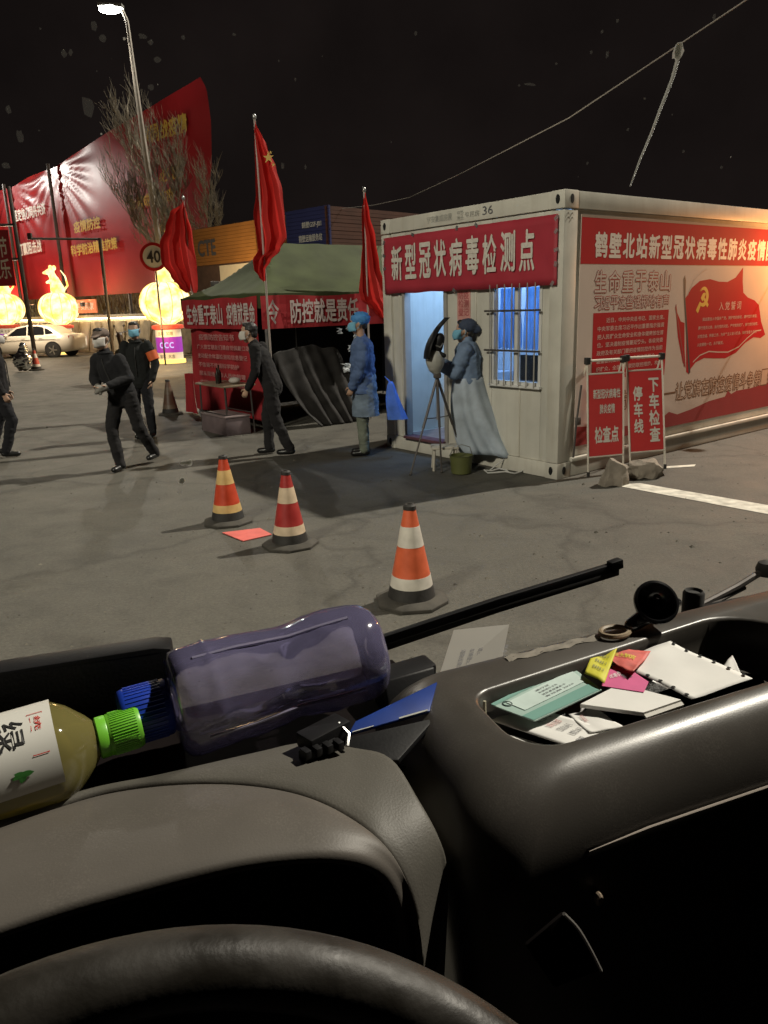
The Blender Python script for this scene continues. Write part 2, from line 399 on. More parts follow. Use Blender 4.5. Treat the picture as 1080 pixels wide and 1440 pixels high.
for (xa, za, xb, zt, s, mt) in [(16.4, 8.62, 19.6, 9.34, '共同战疫情', PRINT_Y), (17.35, 7.06, 19.1, 7.58, '必胜', PRINT_Y), (14.85, 6.2, 18.3, 6.75, '众志成城抗疫', PRINT_Y),
        (9.85, 5.65, 12.3, 6.2, '疫情防控', PRINT_Y), (9.3, 4.6, 13.55, 5.15, '科学防治精准施策', PRINT_Y), (16.6, 5.05, 17.95, 5.45, '同心', PRINT_Y),
        (3.8, 6.7, 7.3, 7.3, '坚定信心同舟共济', PRINT_W), (3.75, 4.98, 6.35, 5.62, '打赢阻击战', PRINT_W)]:
    if len(s) == 2:
        for q, ch in enumerate(s): text(hd, ch, mt, hpt(xa+q*(xb-xa)*.52, za, -.13), (1, 0, .02), (0, 0, 1), (xb-xa)*.46, zt-za, bold=.03)
        continue
    text(hd, s, mt, hpt(xa, za, -.13), (1, 0, .02), (0, 0, 1), xb-xa, zt-za, bold=.03)
for x, zt in ((3.47, 8.62), (8.45, 8.96), (13.4, 9.6), (18.0, 10.15), (-1.5, 8.0)):
    M().tube([(x, -.28 if x < 9 else .3, 1.6), (x, -.28 if x < 9 else .3, zt)], 0.085, 8).build('post', DKSTEEL, hd, smooth=True)
M().tube([(-7, .32, 6.0), (20, .32, 6.6)], 0.06, 6).build('rail', DKSTEEL, hd, smooth=True)
def hw(x, y, z): return HBL+Matrix.Rotation(HBR, 3, 'Z') @ Vector((x, y, z))

# yard floodlight at the hoarding's low end, raking across its glossy canvas
fq = hw(3.0, -4.2, 0)
fl = thing('floodlight', 'tall floodlight raking across the glossy hoarding, beyond the edge of the photo', 'floodlight', (fq.x-3.4, fq.y+1.2, 0))
M().tube([(0, 0, 0), (0, 0, 10.2)], [.12, .08], 8).build('mast', DKSTEEL, fl, smooth=True)
M().box((.1, 0, 10.3), (.5, .4, .35)).build('housing', DKSTEEL, fl, bevel=.03)
FLP = Vector((fq.x-3.0, fq.y+1.2, 10.1))
lamp('floodlight_lamp', 'SPOT', FLP, 3600, (1, .96, .88), hw(5.8, 0, 7.3), .18, spot=60, blend=1.0)

# street lamp in view
LP = Vector((-7.95, 30, 0))
st = thing('street_lamp', 'tall lit street lamp leaning over the red hoarding', 'street lamp', LP)
M().tube([(0, 0, 0), (-.10, 0, 4.2), (-.28, 0, 8), (-.42, 0, 11.6), (-.55, 0, 11.95)], [.13, .115, .09, .065, .055], 10).build('pole', mat('grey_pole', (.42, .38, .33), .5, metal=.2, var=.15), st, smooth=True)
M().lathe([(.26, 0), (.26, .04), (.16, .07), (.15, .3), (.13, .34)], 12).build('base_flange', DKSTEEL, st, smooth=True)
M().slab([(-.5, -.16, 11.98), (-1.35, -.14, 12.06), (-1.35, .14, 12.06), (-.5, .16, 11.98)], (0, 0, .13)).build('lamp_head', mat('lamp_alloy', (.5, .5, .48), .4, metal=.5), st, bevel=.03)
M().ell((-.93, 0, 11.99), (.42, .17, .15), n=20, m=10).build('lens', glow('lamp_white', (1, .97, .9), 60), st, smooth=True)
lamp('street_lamp_light', 'SPOT', LP+Vector((-.95, -.1, 11.9)), 3800, (1, .93, .8), LP+Vector((-3.5, -7.5, 0)), .25, spot=112, blend=.5)
# unseen street lamp added behind the truck as fill for the cabin's door side
LQ = Vector((-9.5, -7.5, 0))
st2 = copy_tree(st); st2.location = LQ; st2.rotation_euler = (0, 0, R(120)); st2['label'] = 'unseen street lamp added behind the truck to fill the cabin door side'
st['group'] = st2['group'] = 'street lamps round the yard'
lamp('street_lamp_light', 'SPOT', LQ+Vector((.6, .9, 11.85)), 8800, (1, .93, .76), (2.2, 7.0, 0), 1.0, spot=78, blend=.8)  # fill light, made wide to soften its shadows

# speed limit sign on the lamp pole
sg = thing('speed_limit_sign', 'round red rimmed 40 sign on a thin post before the big lantern', 'road sign', (-7.60, 27.5, 3.66))
rx = Matrix.Rotation(R(90), 3, 'X')
M().lathe([(.375, .015), (.375, .03), (.01, .031)], 28, rot=rx).build('plate', mat('sign_white', (.7, .68, .62), .4, var=.05), sg)
M().lathe([(.47, .0), (.47, .035), (.37, .035), (.37, .022)], 28, rot=rx).build('rim', RED_PRINT, sg)
text(sg, '40', PRINT_DK, (-.24, -.04, -.20), (1, 0, 0), (0, 0, 1), .48, .40, bold=.02)
M().box((0, .04, 0), (.08, .06, .3)).build('bracket', DKSTEEL, sg); M().tube([(0, .07, -3.66), (0, .07, .35)], .03, 8).build('post', DKSTEEL, sg, smooth=True)

# gantry posts on the yard edge
gt = thing('sign_gantry', 'thin dark pole frame with a long arm before the lanterns', 'pole frame', (-9.56, 28, 0))
M().tube([(0, 0, 0), (-.0, 0, 2.4), (.02, 0, 4.36)], .06, 8).build('post', DKSTEEL, gt, smooth=True)
M().tube([(.05, 0, 4.33), (-2.45, 0, 4.42)], .04, 6).build('arm', DKSTEEL, gt, smooth=True)
M().box((-2.38, 0, 4.50), (.14, .12, .2)).build('camera_box', DKSTEEL, gt, bevel=.01)
gt2 = thing('sign_gantry', 'dark post with two short arms at the edge of the yard', 'pole frame', (-13.25, 30, 0), 0)
M().tube([(0, 0, 0), (-.02, 0, 3.5), (-.06, 0, 6.42)], [.085, .08, .07], 8).build('post', DKSTEEL, gt2, smooth=True)
for z_ in (5.1, 3.9): M().tube([(-.03, 0, z_), (-1.6, 0, z_+.03)], .05, 6).build('arm', DKSTEEL, gt2, smooth=True)
# white characters hanging on the arms
bn = thing('arm_banner', 'narrow red street banner with white script on the dark post', 'banner', (-13.9, 29.95, 3.95))
M().bb((-.7, -.01, -1.0), (.35, .01, .98)).build('cloth', RED_BANNER, bn)
text(bn, '春节\n快乐', mat('script_white', (.8, .78, .75), .5, var=.05), (-.55, -.02, -.75), (1, 0, 0), (0, 0, 1), .8, 1.5)

# ------------------------------------------------------------------ rat lanterns
LAN = bpy.data.materials.new('lit_lantern_silk'); LAN.use_nodes = True
def _lan():
    nt = LAN.node_tree; N = nt.nodes; L = nt.links; N.remove(N['Principled BSDF'])
    tc = N.new('ShaderNodeTexCoord'); n = N.new('ShaderNodeTexNoise'); n.inputs['Scale'].default_value = 2.6; L.new(tc.outputs['Object'], n.inputs['Vector'])
    r = N.new('ShaderNodeValToRGB'); L.new(n.outputs['Fac'], r.inputs[0])
    r.color_ramp.elements[0].position = .36; r.color_ramp.elements[0].color = (1, .55, .10, 1)
    r.color_ramp.elements[1].position = .58; r.color_ramp.elements[1].color = (1, .83, .42, 1)
    e = N.new('ShaderNodeEmission'); e.inputs[1].default_value = 2.3; L.new(r.outputs[0], e.inputs[0]); L.new(e.outputs[0], N['Material Output'].inputs[0])
_lan()
LANRIB = glow('lantern_rib', (1, .50, .07), 0.9)
PED_W = mat('lit_white_panel', (.6, .55, .45), .6, var=.05, emit=.35, ecol=(1, .85, .6))
PED_P = mat('lit_purple_panel', (.18, .02, .25), .6, var=.1, emit=.55, ecol=(.42, .04, .55))
PED_R = mat('lit_red_rim', (.5, .05, .04), .6, var=.1, emit=.25, ecol=(.9, .12, .05))
SCRIPT = glow('lit_script', (.75, .6, 1), 1.1)
PBASE = glow('lit_base', (1, .62, .15), 2.2)
def make_lantern(label, loc, sc):
    t = thing('rat_lantern', label, 'lantern', loc, 0, 'glowing rat lanterns along the wall')
    z0 = 1.55
    M().lathe([(.58, 0), (.58, .14), (.5, .15)], 24).build('base_ring', PBASE, t)
    M().lathe([(.5, .15), (.5, .42)], 24).build('pedestal_band', PED_W, t)
    M().lathe([(.505, .42), (.505, 1.02)], 24).build('pedestal', PED_P, t)
    M().lathe([(.5, 1.02), (.5, 1.30)], 24).build('pedestal_band', PED_W, t)
    M().lathe([(.5, 1.30), (.62, 1.34), (.62, 1.46), (.45, 1.50)], 24).build('pedestal_rim', PED_R, t)
    def cyl(a0, z_, w_, h_, r_=.512):
        return lambda x, y: (r_*math.sin(a0+(x-.5)*w_/r_), -r_*math.cos(a0+(x-.5)*w_/r_), z_+y*h_)
    text(t, 'ccc', SCRIPT, (0, 0, 0), (1, 0, 0), (0, 0, 1), 1, 1, bold=.03, fn=cyl(0, .58, .6, .26))
    text(t, '吉祥  如意', mat('pedestal_ink', (.25, .16, .06), .6, var=0), (0, 0, 0), (1, 0, 0), (0, 0, 1), 1, 1, fn=cyl(0, 1.08, .62, .15, .507))
    text(t, '鼠年  大吉', PRINT_DK, (0, 0, 0), (1, 0, 0), (0, 0, 1), 1, 1, fn=cyl(0, .2, .62, .15, .507))
    prof = [(.30, 1.50)]+[(1.0*math.cos(R(a))**.8, z0+.78+.80*math.sin(R(a))) for a in range(-70, 75, 10)]+[(.3, z0+1.56)]
    M().lathe(prof, 32).build('lantern_body', LAN, t, smooth=True)
    for k in range(12):
        a = 2*math.pi*k/12
        M().tube([(1.008*math.cos(R(b))**.8*math.cos(a), 1.008*math.cos(R(b))**.8*math.sin(a), z0+.78+.805*math.sin(R(b))) for b in range(-70, 75, 14)], .013, 5).build('rib', LANRIB, t, smooth=True)
    # the rat that sits on top, snout to the left
    r = M()
    zb = z0+1.55
    r.cap((.08, 0, zb+.15), (-.02, 0, zb+.62), .36, .24).cap((-.02, 0, zb+.65), (-.16, 0, zb+.98), .20, .17)
    r.cap((-.16, 0, zb+1.05), (-.52, 0, zb+1.00), .19, .06)
    r.ell((-.08, -.16, zb+1.24), (.10, .05, .13)).ell((-.02, .16, zb+1.24), (.10, .05, .13))
    r.cap((-.12, -.16, zb+.62), (-.36, -.14, zb+.52), .08, .06).cap((-.12, .16, zb+.62), (-.36, .14, zb+.52), .08, .06)
    r.tube([(.36, .05, zb+.1), (.62, 0, zb+.35), (.55, 0, zb+.8), (.35, 0, zb+1.1)], [.06, .05, .04, .02], 7)
    r.build('rat_figure', LAN, t, smooth=True)
    t.scale = (sc, sc, sc)
    return t
make_lantern('glowing round rat lantern on a purple pedestal, partly behind the red flag', (-7.72, 28.8, 0), .925)
make_lantern('glowing round rat lantern rising behind the white car', (-15.4, 38.2, 0), .93)
make_lantern('glowing rat lantern cut by the edge of the photo', (-19.5, 41.4, 0), .97)
lamp('lantern_fill', 'POINT', (-7.75, 27.4, 1.6), 280, (1, .62, .25), size=.6)  # set in front of the lantern so it also lights the sign
lamp('lantern_fill', 'POINT', (-15.3, 34.2, 2.6), 620, (1, .80, .55), size=.6)  # unseen lamp added in front of the white car to brighten it
# uplights in the planting that redden the foot of the hoarding
for x, ul in ((-3, 'small uplight in the grass at the low far end of the hoarding'), (2, 'small uplight in the grass below the pale washed canvas bay'), (7, 'small uplight in the grass below the creased canvas bay'), (12, 'small uplight in the grass between two lanterns below the hoarding'), (17, 'small uplight in the grass behind the lantern with the purple pedestal')):
    lamp('uplight', 'SPOT', hw(x, -1.3, 2.5), 800 if x < 5 else (480 if x < 10 else 90), (1, .50, .28), hw(x, 0, 5.0), .1, spot=140, blend=.9)
    up = thing('bank_uplight', ul, 'uplight', hw(x, -1.36, 2.2), HBR, 'uplights under the hoarding')
    M().lathe([(.1, 0), (.12, .12), (.12, .2)], 10).build('can', DKSTEEL, up, smooth=True)
    M().lathe([(.1, .205), (.02, .21)], 10).build('lens', glow('uplight_lens', (1, .5, .25), 8), up)
# small red notice board on the bank
nb = thing('bank_notice', 'low orange lit strip sign on the bank between two lanterns', 'sign', (-14.6, 38.3, 1.9), rzw)
M().bb((-1.9, -.03, 0), (1.9, .03, .62)).build('board', mat('lit_orange_board', (.5, .12, .06), .6, emit=.4, ecol=(1, .3, .12)), nb)
text(nb, '文明出行 平安回家', PRINT_W, (-1.7, -.04, .14), (1, 0, 0), (0, 0, 1), 3.4, .34)

# ------------------------------------------------------------------ bare tree before the hoarding
BARK = mat('pale_bark', (0.22, 0.19, 0.14), .9, var=.3, scale=3)
tr = thing('bare_tree', 'leafless tree with fanned twigs in front of the red hoarding', 'tree', (-6.95, 31.6, 0)); tr.scale = (1.14, 1.14, 1.14)
trunk = M(); twig = M(); rt = random.Random(21)
def branch(p, d, ln, r_, lev):
    n = 5; P = [p]; q = p.copy(); dd = d.normalized()
    for i in range(n):
        dd = (dd+Vector((rt.uniform(-.16, .16), rt.uniform(-.16, .16), rt.uniform(-.08, .16)+(.05 if lev > 1 else 0)))).normalized()
        q = q+dd*ln/n; P.append(q.copy())
    rr = [r_*(1-.62*i/n) for i in range(n+1)]
    (trunk if lev < 2 else twig).tube(P, rr, 6 if lev < 2 else 4, caps=False)
    if lev >= 5: return
    for k in range([4, 5, 5, 5, 4][lev]):
        j = rt.randint(1 if lev else 3, n); b = P[j]
        nd = (dd*0.75+Vector((rt.uniform(-.75, .45), rt.uniform(-.6, .6), rt.uniform(-.05, .75)))).normalized()
        branch(b, nd, ln*rt.uniform(.5, .72), max(.009, rr[j]*.55), lev+1)
branch(Vector((0, 0, 0)), Vector((-.12, 0, 1)), 3.4, .17, 0)
branch(Vector((-.2, 0, 2.9)), Vector((-.8, 0, .55)), 2.6, .10, 1)
branch(Vector((-.3, 0, 3.3)), Vector((-.5, .1, .9)), 3.0, .10, 1)
trunk.build('trunk', BARK, tr, smooth=True, fix=False); o = twig.build('crown', BARK, tr, fix=False)

# ------------------------------------------------------------------ white saloon car
PAINT = mat('white_car_paint', (.62, .58, .52), .25, var=.04, scale=2)
GLASSD = mat('dark_window_glass', (.01, .01, .012), .08, var=0)
TYRE = mat('tyre', (.02, .02, .02), .8, var=.2)
ALLOY = mat('alloy_rim', (.4, .38, .35), .35, metal=.7, var=.1)
car = thing('parked_car', 'white saloon car parked side-on below the glowing lanterns', 'car', (-16.0, 36.2, 0), R(-4))
def car_body():
    # side profile, nose to the left (x from -2.3 to 2.3)
    xs = [-2.30, -2.22, -2.0, -1.5, -1.0, -.85, -.3, .3, .9, 1.45, 1.75, 2.1, 2.25, 2.30]
    belt = [.62, .74, .82, .90, .95, .97, .98, .99, 1.0, 1.01, 1.02, 1.0, .92, .7]
    low = [.35, .26, .22, .2, .2, .2, .2, .2, .2, .2, .22, .26, .3, .4]
    wid = [.55, .70, .80, .86, .88, .88, .89, .89, .89, .88, .87, .82, .74, .6]
    rings = []
    for x, b, l, w_ in zip(xs, belt, low, wid):
        rings.append([(x, -w_*.9, l), (x, -w_, l+.12), (x, -w_, (l+b)/2+.08), (x, -w_*.95, b-.05), (x, -w_*.85, b), (x, w_*.85, b), (x, w_*.95, b-.05), (x, w_, (l+b)/2+.08), (x, w_, l+.12), (x, w_*.9, l)])
    return M().rings(rings)
b = car_body().build('body', PAINT, car, smooth=True, angle=50)
gx = [-.95, -.35, .2, .75, 1.2, 1.72]; gz = [.96, 1.36, 1.45, 1.44, 1.34, 1.02]; gw = [.78, .66, .64, .64, .66, .76]
rings = [[(x, -.80, .95), (x, -w_, z), (x, w_, z), (x, .80, .95)] for x, z, w_ in zip(gx, gz, gw)]
M().rings(rings).build('roof', PAINT, car, smooth=True, angle=50)
def gl(pts, s_=-1):
    return M().slab([(x, s_*(.80-(z-.95)*.34)+s_*.012, z) for x, z in pts], (0, s_*.006, 0))
for s_ in (-1, 1):
    gl([(-.72, 1.0), (-.30, 1.30), (.16, 1.39), (.16, 1.0)], s_).build('window', GLASSD, car)
    gl([(.22, 1.0), (.22, 1.39), (.72, 1.385), (.95, 1.33), (.98, 1.02)], s_).build('window', GLASSD, car)
    gl([(1.03, 1.03), (1.0, 1.31), (1.18, 1.24), (1.42, 1.06)], s_).build('window', GLASSD, car)
    M().tube([(-.9, s_*.9, .80), (1.7, s_*.9, .84)], .012, 5).build('side_crease', PAINT, car)
    for x in (.05, .85): M().box((x, s_*.90, .86), (.16, .03, .03)).build('door_handle', ALLOY, car, bevel=.006)
    M().ell((-.72, s_*.98, 1.02), (.09, .10, .07)).build('mirror', PAINT, car, smooth=True)
    for x in (-1.42, 1.35):
        wh = M().lathe([(.20, -.1), (.31, -.1), (.33, -.06), (.33, .06), (.31, .1), (.20, .1)], 24, (x, s_*.80, .33), Matrix.Rotation(R(90), 3, 'X')).build('wheel', TYRE, car, smooth=True)
        rm = M().lathe([(.21, -.03), (.21, .105), (.18, .08), (.05, .095), (.01, .1)] if s_ < 0 else [(.21, .03), (.21, -.105), (.18, -.08), (.05, -.095), (.01, -.1)], 20, (x, s_*.80, .33), Matrix.Rotation(R(90), 3, 'X'))
        rm.build('rim', DKSTEEL, wh, smooth=True)
        sp = M()
        for k in range(5):
            a = 2*math.pi*k/5; sp.box((x+.11*math.cos(a), s_*.905, .33+.11*math.sin(a)), (.19, .02, .05), Euler((0, -a, 0)))
        sp.build('spokes', ALLOY, wh)
        M().lathe([(.38, -.02), (.38, .02)], 24, (x, s_*.872, .34), Matrix.Rotation(R(90), 3, 'X')).build('wheel_arch', HOLE, car)
M().slab([(-2.24, -.62, .66), (-2.12, -.72, .66), (-2.02, -.76, .80), (-2.2, -.6, .76)], (0, -.02, 0)).build('headlight', mat('lamp_glass', (.5, .5, .5), .1, var=0), car)
M().slab([(2.27, -.60, .78), (2.1, -.78, .80), (2.08, -.79, .95), (2.25, -.62, .92)], (0.01, -.02, 0)).build('tail_light', RED_PRINT, car)

# motor scooter by the lantern
sc = thing('motor_scooter', 'dark motor scooter parked beside the purple lantern pedestal', 'scooter', (-9.7, 30.6, 0), R(160))
SCP = mat('scooter_paint', (.03, .018, .014), .35, var=.1)
for x in (-.55, .6):
    wh = M().lathe([(.13, -.05), (.21, -.05), (.24, 0), (.21, .05), (.13, .05)], 18, (x, 0, .24), rx).build('wheel', TYRE, sc, smooth=True)
    M().lathe([(.13, -.02), (.13, .02)], 14, (x, 0, .24), rx).build('rim', ALLOY, wh)
M().cap((-.55, 0, .45), (-.15, 0, .58), .17, .20).cap((-.1, 0, .36), (.35, 0, .3), .12, .1).build('body', SCP, sc, smooth=True)
M().cap((-.62, 0, .80), (-.02, 0, .80), .10, .13, ((0, 0, 1), .6)).build('seat', RUBBER, sc, smooth=True)
M().cap((.38, 0, .35), (.50, 0, .98), .11, .13).build('front_shield', SCP, sc, smooth=True)
M().tube([(.62, 0, .24), (.47, 0, 1.1)], .03, 8).build('fork', DKSTEEL, sc)
M().tube([(.36, -.34, 1.14), (.47, -.12, 1.10), (.47, .12, 1.10), (.36, .34, 1.14)], .022, 8).build('handlebar', DKSTEEL, sc, smooth=True)
for s_ in (-1, 1):
    M().tube([(.45, s_*.2, 1.1), (.48, s_*.28, 1.32)], .01, 5).ell((.48, s_*.3, 1.36), (.02, .07, .05)).build('mirror', DKSTEEL, sc, smooth=True)
M().ell((.60, 0, 1.0), (.06, .1, .08)).build('headlight', ALLOY, sc, smooth=True)
# ------------------------------------------------------------------ slatted kiosk behind the tent
rzk = math.atan2(-4.0, 4.03)
KO = Vector((-5.07, 22.0, 0)); KC = Vector((-1.04, 18.0, 0)); kl = (KC-KO).length
OR = mat('orange_slats', (.40, .17, .04), .6, var=.12, scale=2)
BLU = mat('blue_sign_sheet', (.035, .04, .13), .5, var=.12, scale=2)
BRN = mat('brown_slats', (.10, .036, .02), .65, var=.2, scale=2)
ks = thing('slatted_kiosk', 'flat kiosk clad in orange and brown slats with a blue sign, behind the tent', 'kiosk', KO, rzk)
M().bb((0, .1, 0), (kl-.1, 3.2, 3.95)).build('core', mat('kiosk_core', (.12, .07, .05), .8), ks)
def slats(x0, x1, z0, z1, m, name, face='f'):
    n = int((z1-z0)/.085)
    for i in range(n):
        z = z0+.085*i
        if face == 'f': M().slab([(x0, .09, z), (x1, .09, z), (x1, .09, z+.079), (x0, .09, z+.079)], (0, -.05-.004*(i % 2), 0)).build('slat', m, ks)
        else: M().slab([(kl-.09, x0, z), (kl-.09, x1, z), (kl-.09, x1, z+.079), (kl-.09, x0, z+.079)], (.05+.004*(i % 2), 0, 0)).build('slat', m, ks)
slats(0.0, 2.95, 3.0, 4.0, OR, 'slat')
slats(3.0, 4.1, 2.4, 4.0, OR, 'slat')
slats(4.15, kl, 2.3, 4.0, BLU, 'slat')
slats(.0, 3.1, 2.2, 4.02, BRN, 'slat', 's')
M().bb((1.3, .02, 1.7), (2.9, .06, 2.95)).build('side_panel', mat('cream_panel', (.60, .50, .34), .6, var=.06, emit=.12, ecol=(1, .75, .4)), ks)
M().bb((.0, .02, 1.0), (1.25, .06, 2.2)).build('lower_panel', mat('dark_hedge_panel', (.05, .05, .025), .9, var=.4, scale=8), ks)
text(ks, 'CTE', INK, (.35, .02, 3.22), (1, 0, 0), (0, 0, 1), .85, .42, bold=.03)
text(ks, '鹤壁GSF-J01', PRINT_W, (4.75, .02, 3.55), (1, 0, 0), (0, 0, 1), .68, .16, bold=.02)
text(ks, '鹤壁运输服务站', PRINT_W, (4.62, .02, 3.27), (1, 0, 0), (0, 0, 1), .82, .16, bold=.02)
text(ks, 'TEL:服务热线13783-0010392', PRINT_W, (4.2, .02, 2.93), (1, 0, 0), (0, 0, 1), 1.3, .10, bold=.01)
lamp('kiosk_light', 'SPOT', (-3.75, 18.6, 2.5), 130, (1, .72, .4), (-4.0, 20.9, 3.4), .1, spot=120, blend=.9)
kf = thing('floodlight', 'small lamp on a thin mast lighting the orange slats of the kiosk', 'floodlight', (-3.75, 18.55, 0))
M().tube([(0, 0, 0), (0, 0, 2.36)], .025, 6).build('mast', DKSTEEL, kf)
M().box((0, -.05, 2.40), (.2, .16, .14)).build('housing', DKSTEEL, kf, bevel=.02)

# ------------------------------------------------------------------ the green tent
TX, TY = Vector((.793, .609, 0)), Vector((-.609, .793, 0)); RZ = math.atan2(.609, .793)
T0 = Vector((-1.68, 11.75, 0))
def tw(x, y, z=0): return T0+TX*x+TY*y+Vector((0, 0, z))
CANV = cloth('green_canvas', (.060, .075, .032), .12, var=.3, scale=1.6)
RBAN = cloth('red_tent_banner', (.50, .045, .055), .35, var=.12, scale=3)
tn = thing('frame_tent', 'green ridge tent wrapped in red slogan banners beside the white cabin', 'tent', T0, RZ)
TL, TW = 4.2, 2.6
for x, y in ((0, 0), (0, TW), (TL, 0), (TL, TW), (2.1, TW)):
    M().tube([(x, y, 0), (x, y, 2.06)], .022, 8).build('leg', STEEL, tn, smooth=True)
for a, b in (((0, 0), (TL, 0)), ((0, TW), (TL, TW)), ((0, 0), (0, TW)), ((TL, 0), (TL, TW))):
    M().tube([(*a, 2.04), (*b, 2.04)], .018, 6).build('eave_bar', STEEL, tn)
RX0, RX1, RYm, RZt = .95, 3.3, 1.3, 2.86
def roof_pt(x, y):
    # hip roof height with a slight sag
    hx = min(1, max(0, (x+.12)/(RX0+.12)), max(0, (TL+.12-x)/(TL-RX1+.12))) if True else 1
    hy = 1-abs(y-RYm)/(RYm+.12)
    h = min(hx, hy)
    return 2.02+(RZt-2.02)*h-0.10*math.sin(math.pi*min(1, max(0, h)))+.012*noise.noise(Vector((x*3, y*3, 0)))
rows = [[(x, y, roof_pt(x, y)) for x in [(-.12+(TL+.24)*i/64) for i in range(65)]] for y in [(-.12+(TW+.24)*j/40) for j in range(41)]]
M().grid(rows).build('canopy', CANV, tn, smooth=True, fix=False, angle=25, solid=.004)
va = []
rows = []
for j in range(3):
    z = 2.03-.10*j
    rows.append([(x, y, z+(.012*math.sin(x*9+y*7) if j == 2 else 0)) for x, y in [(-.125, TW*(1-i/20)+.12*(1-i/10)) for i in range(21)]+[(-.125+(TL+.25)*i/30, -.125) for i in range(1, 31)]])
M().grid(rows).build('valance', CANV, tn, fix=False, solid=.004)
# slogan banner round the eave
def bannergrid(p0, p1, z0, z1, n, out, amp=.012, nz=5):
    rows = []
    for j in range(nz):
        rows.append([(p0[0]+(p1[0]-p0[0])*i/n+out[0]*amp*math.sin(i*.9+j*.6), p0[1]+(p1[1]-p0[1])*i/n+out[1]*amp*math.sin(i*.9+j*.6), z0+(z1-z0)*j/(nz-1)+(.012*math.sin(i*.45) if j == nz-1 else 0)) for i in range(n+1)])
    return M().grid(rows)
bannergrid((-.15, TW), (-.15, -.03), 1.52, 1.99, 30, (-1, 0)).build('slogan_banner', RBAN, tn, fix=False, solid=.003)
bannergrid((-.15, -.15), (TL, -.15), 1.52, 1.99, 40, (0, -1)).build('slogan_banner', RBAN, tn, fix=False, solid=.003)
TXTP = mat('pinkish_print', (.58, .48, .46), .6, var=.15, scale=6)
text(tn, '生命重于泰山', TXTP, (-.172, 2.42, 1.58), (0, -1, 0), (0, 0, 1), 1.35, .34, bold=.02)
text(tn, '疫情就是命', TXTP, (-.172, .92, 1.58), (0, -1, 0), (0, 0, 1), .92, .34, bold=.02)
text(tn, '令', TXTP, (-.06, -.172, 1.58), (1, 0, 0), (0, 0, 1), .2, .36, bold=.02)
text(tn, '防控就是责任', TXTP, (.34, -.172, 1.58), (1, 0, 0), (0, 0, 1), 1.26, .36, bold=.02)
# red side wall with rows of print
bannergrid((-.06, TW), (-.06, .12), .12, 1.5, 24, (-1, 0), .02, 9).build('side_wall', RBAN, tn, fix=False, solid=.003)
SW = mat('faded_print', (.55, .26, .25), .6, var=.2, scale=6)
for k, s in enumerate(['疫情防控告知书', '广大旅客朋友们请自觉佩戴口罩', '主动配合体温检测和信息登记', '不信谣不传谣科学防护', '服从现场工作人员的管理', '共同打赢疫情防控阻击战']):
    text(tn, s, SW, (-.088, 2.3-.1*(k == 0), 1.33-k*.15), (0, -1, 0), (0, 0, 1), [1.3, 1.9, 1.8, 1.5, 1.7, 1.75][k], .105 if k == 0 else .08, bold=.01)
# dark back and inner walls
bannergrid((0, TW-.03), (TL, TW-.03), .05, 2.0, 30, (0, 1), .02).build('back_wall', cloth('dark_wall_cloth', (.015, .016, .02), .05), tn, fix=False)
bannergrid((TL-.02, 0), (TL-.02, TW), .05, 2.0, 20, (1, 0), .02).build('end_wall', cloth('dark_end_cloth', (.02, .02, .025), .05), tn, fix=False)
# heavy quilted door curtain pulled across the opening
rows = []
for j in range(61):
    t = j/60; z = 1.14-1.13*t
    x0, x1 = .02+.12*t+.50*t*t, 1.22+.36*t
    row = []
    for i in range(91):
        s = i/90; x = x0+(x1-x0)*s
        y = -.10-.26*t-.028*math.sin(s*31+t*1.6+2*noise.noise(Vector((s*5, t*2, 0))))*(.3+.7*t)-.018*noise.noise(Vector((x*3.2, z*1.2, 0)))-.005*abs(math.sin(t*15+s*3))
        row.append((x, y, z+.10*math.sin(s*3.1)*(1-t)+.05*noise.noise(Vector((s*6, 0, 3)))*(1-t)))
    rows.append(row)
M().grid(rows).build('door_curtain', cloth('grey_quilt', (.024, .022, .021), .1, var=.4, scale=7), tn, smooth=True, fix=False, angle=80, solid=.012)
M().grid([[(.1+1.2*i/20, .10+.5*j/6+.02*math.sin(i*2+j), 1.16+.03*math.sin(i*1.3)-.10*j/6) for i in range(21)] for j in range(7)]).build('curtain_top_fold', cloth('dark_quilt', (.022, .021, .022), .1), tn, smooth=True, fix=False)
# crumpled clear sheeting hanging in the opening
WSH = cloth('white_torn_film', (.85, .90, .95), .3, var=.1)
rc = random.Random(5)
for (x, z, wd, ht) in ((1.20, 1.44, .10, .09), (1.36, 1.47, .05, .05), (1.50, 1.36, .09, .12), (1.40, 1.16, .14, .10), (1.46, 1.04, .16, .15), (1.30, .86, .20, .14), (1.52, .88, .10, .16)):
    P = []; n_ = 9
    rows = [[(x+wd*(i_/6-.5)*(.5+.5*rc.random())+.02*math.sin(j_*2.1), -.20+.03*rc.uniform(-1, 1), z+ht*(j_/5-.5)) for i_ in range(7)] for j_ in range(6)]
    M().grid(rows).build('torn_sheet', WSH, tn, fix=False)
# loose red skirt beside the tent
rs = bannergrid((-.05, TW+.02), (-.05, TW+.5), .02, .72, 10, (-1, 0), .03)
rs.build('red_skirt', RBAN, tn, fix=False, solid=.003)

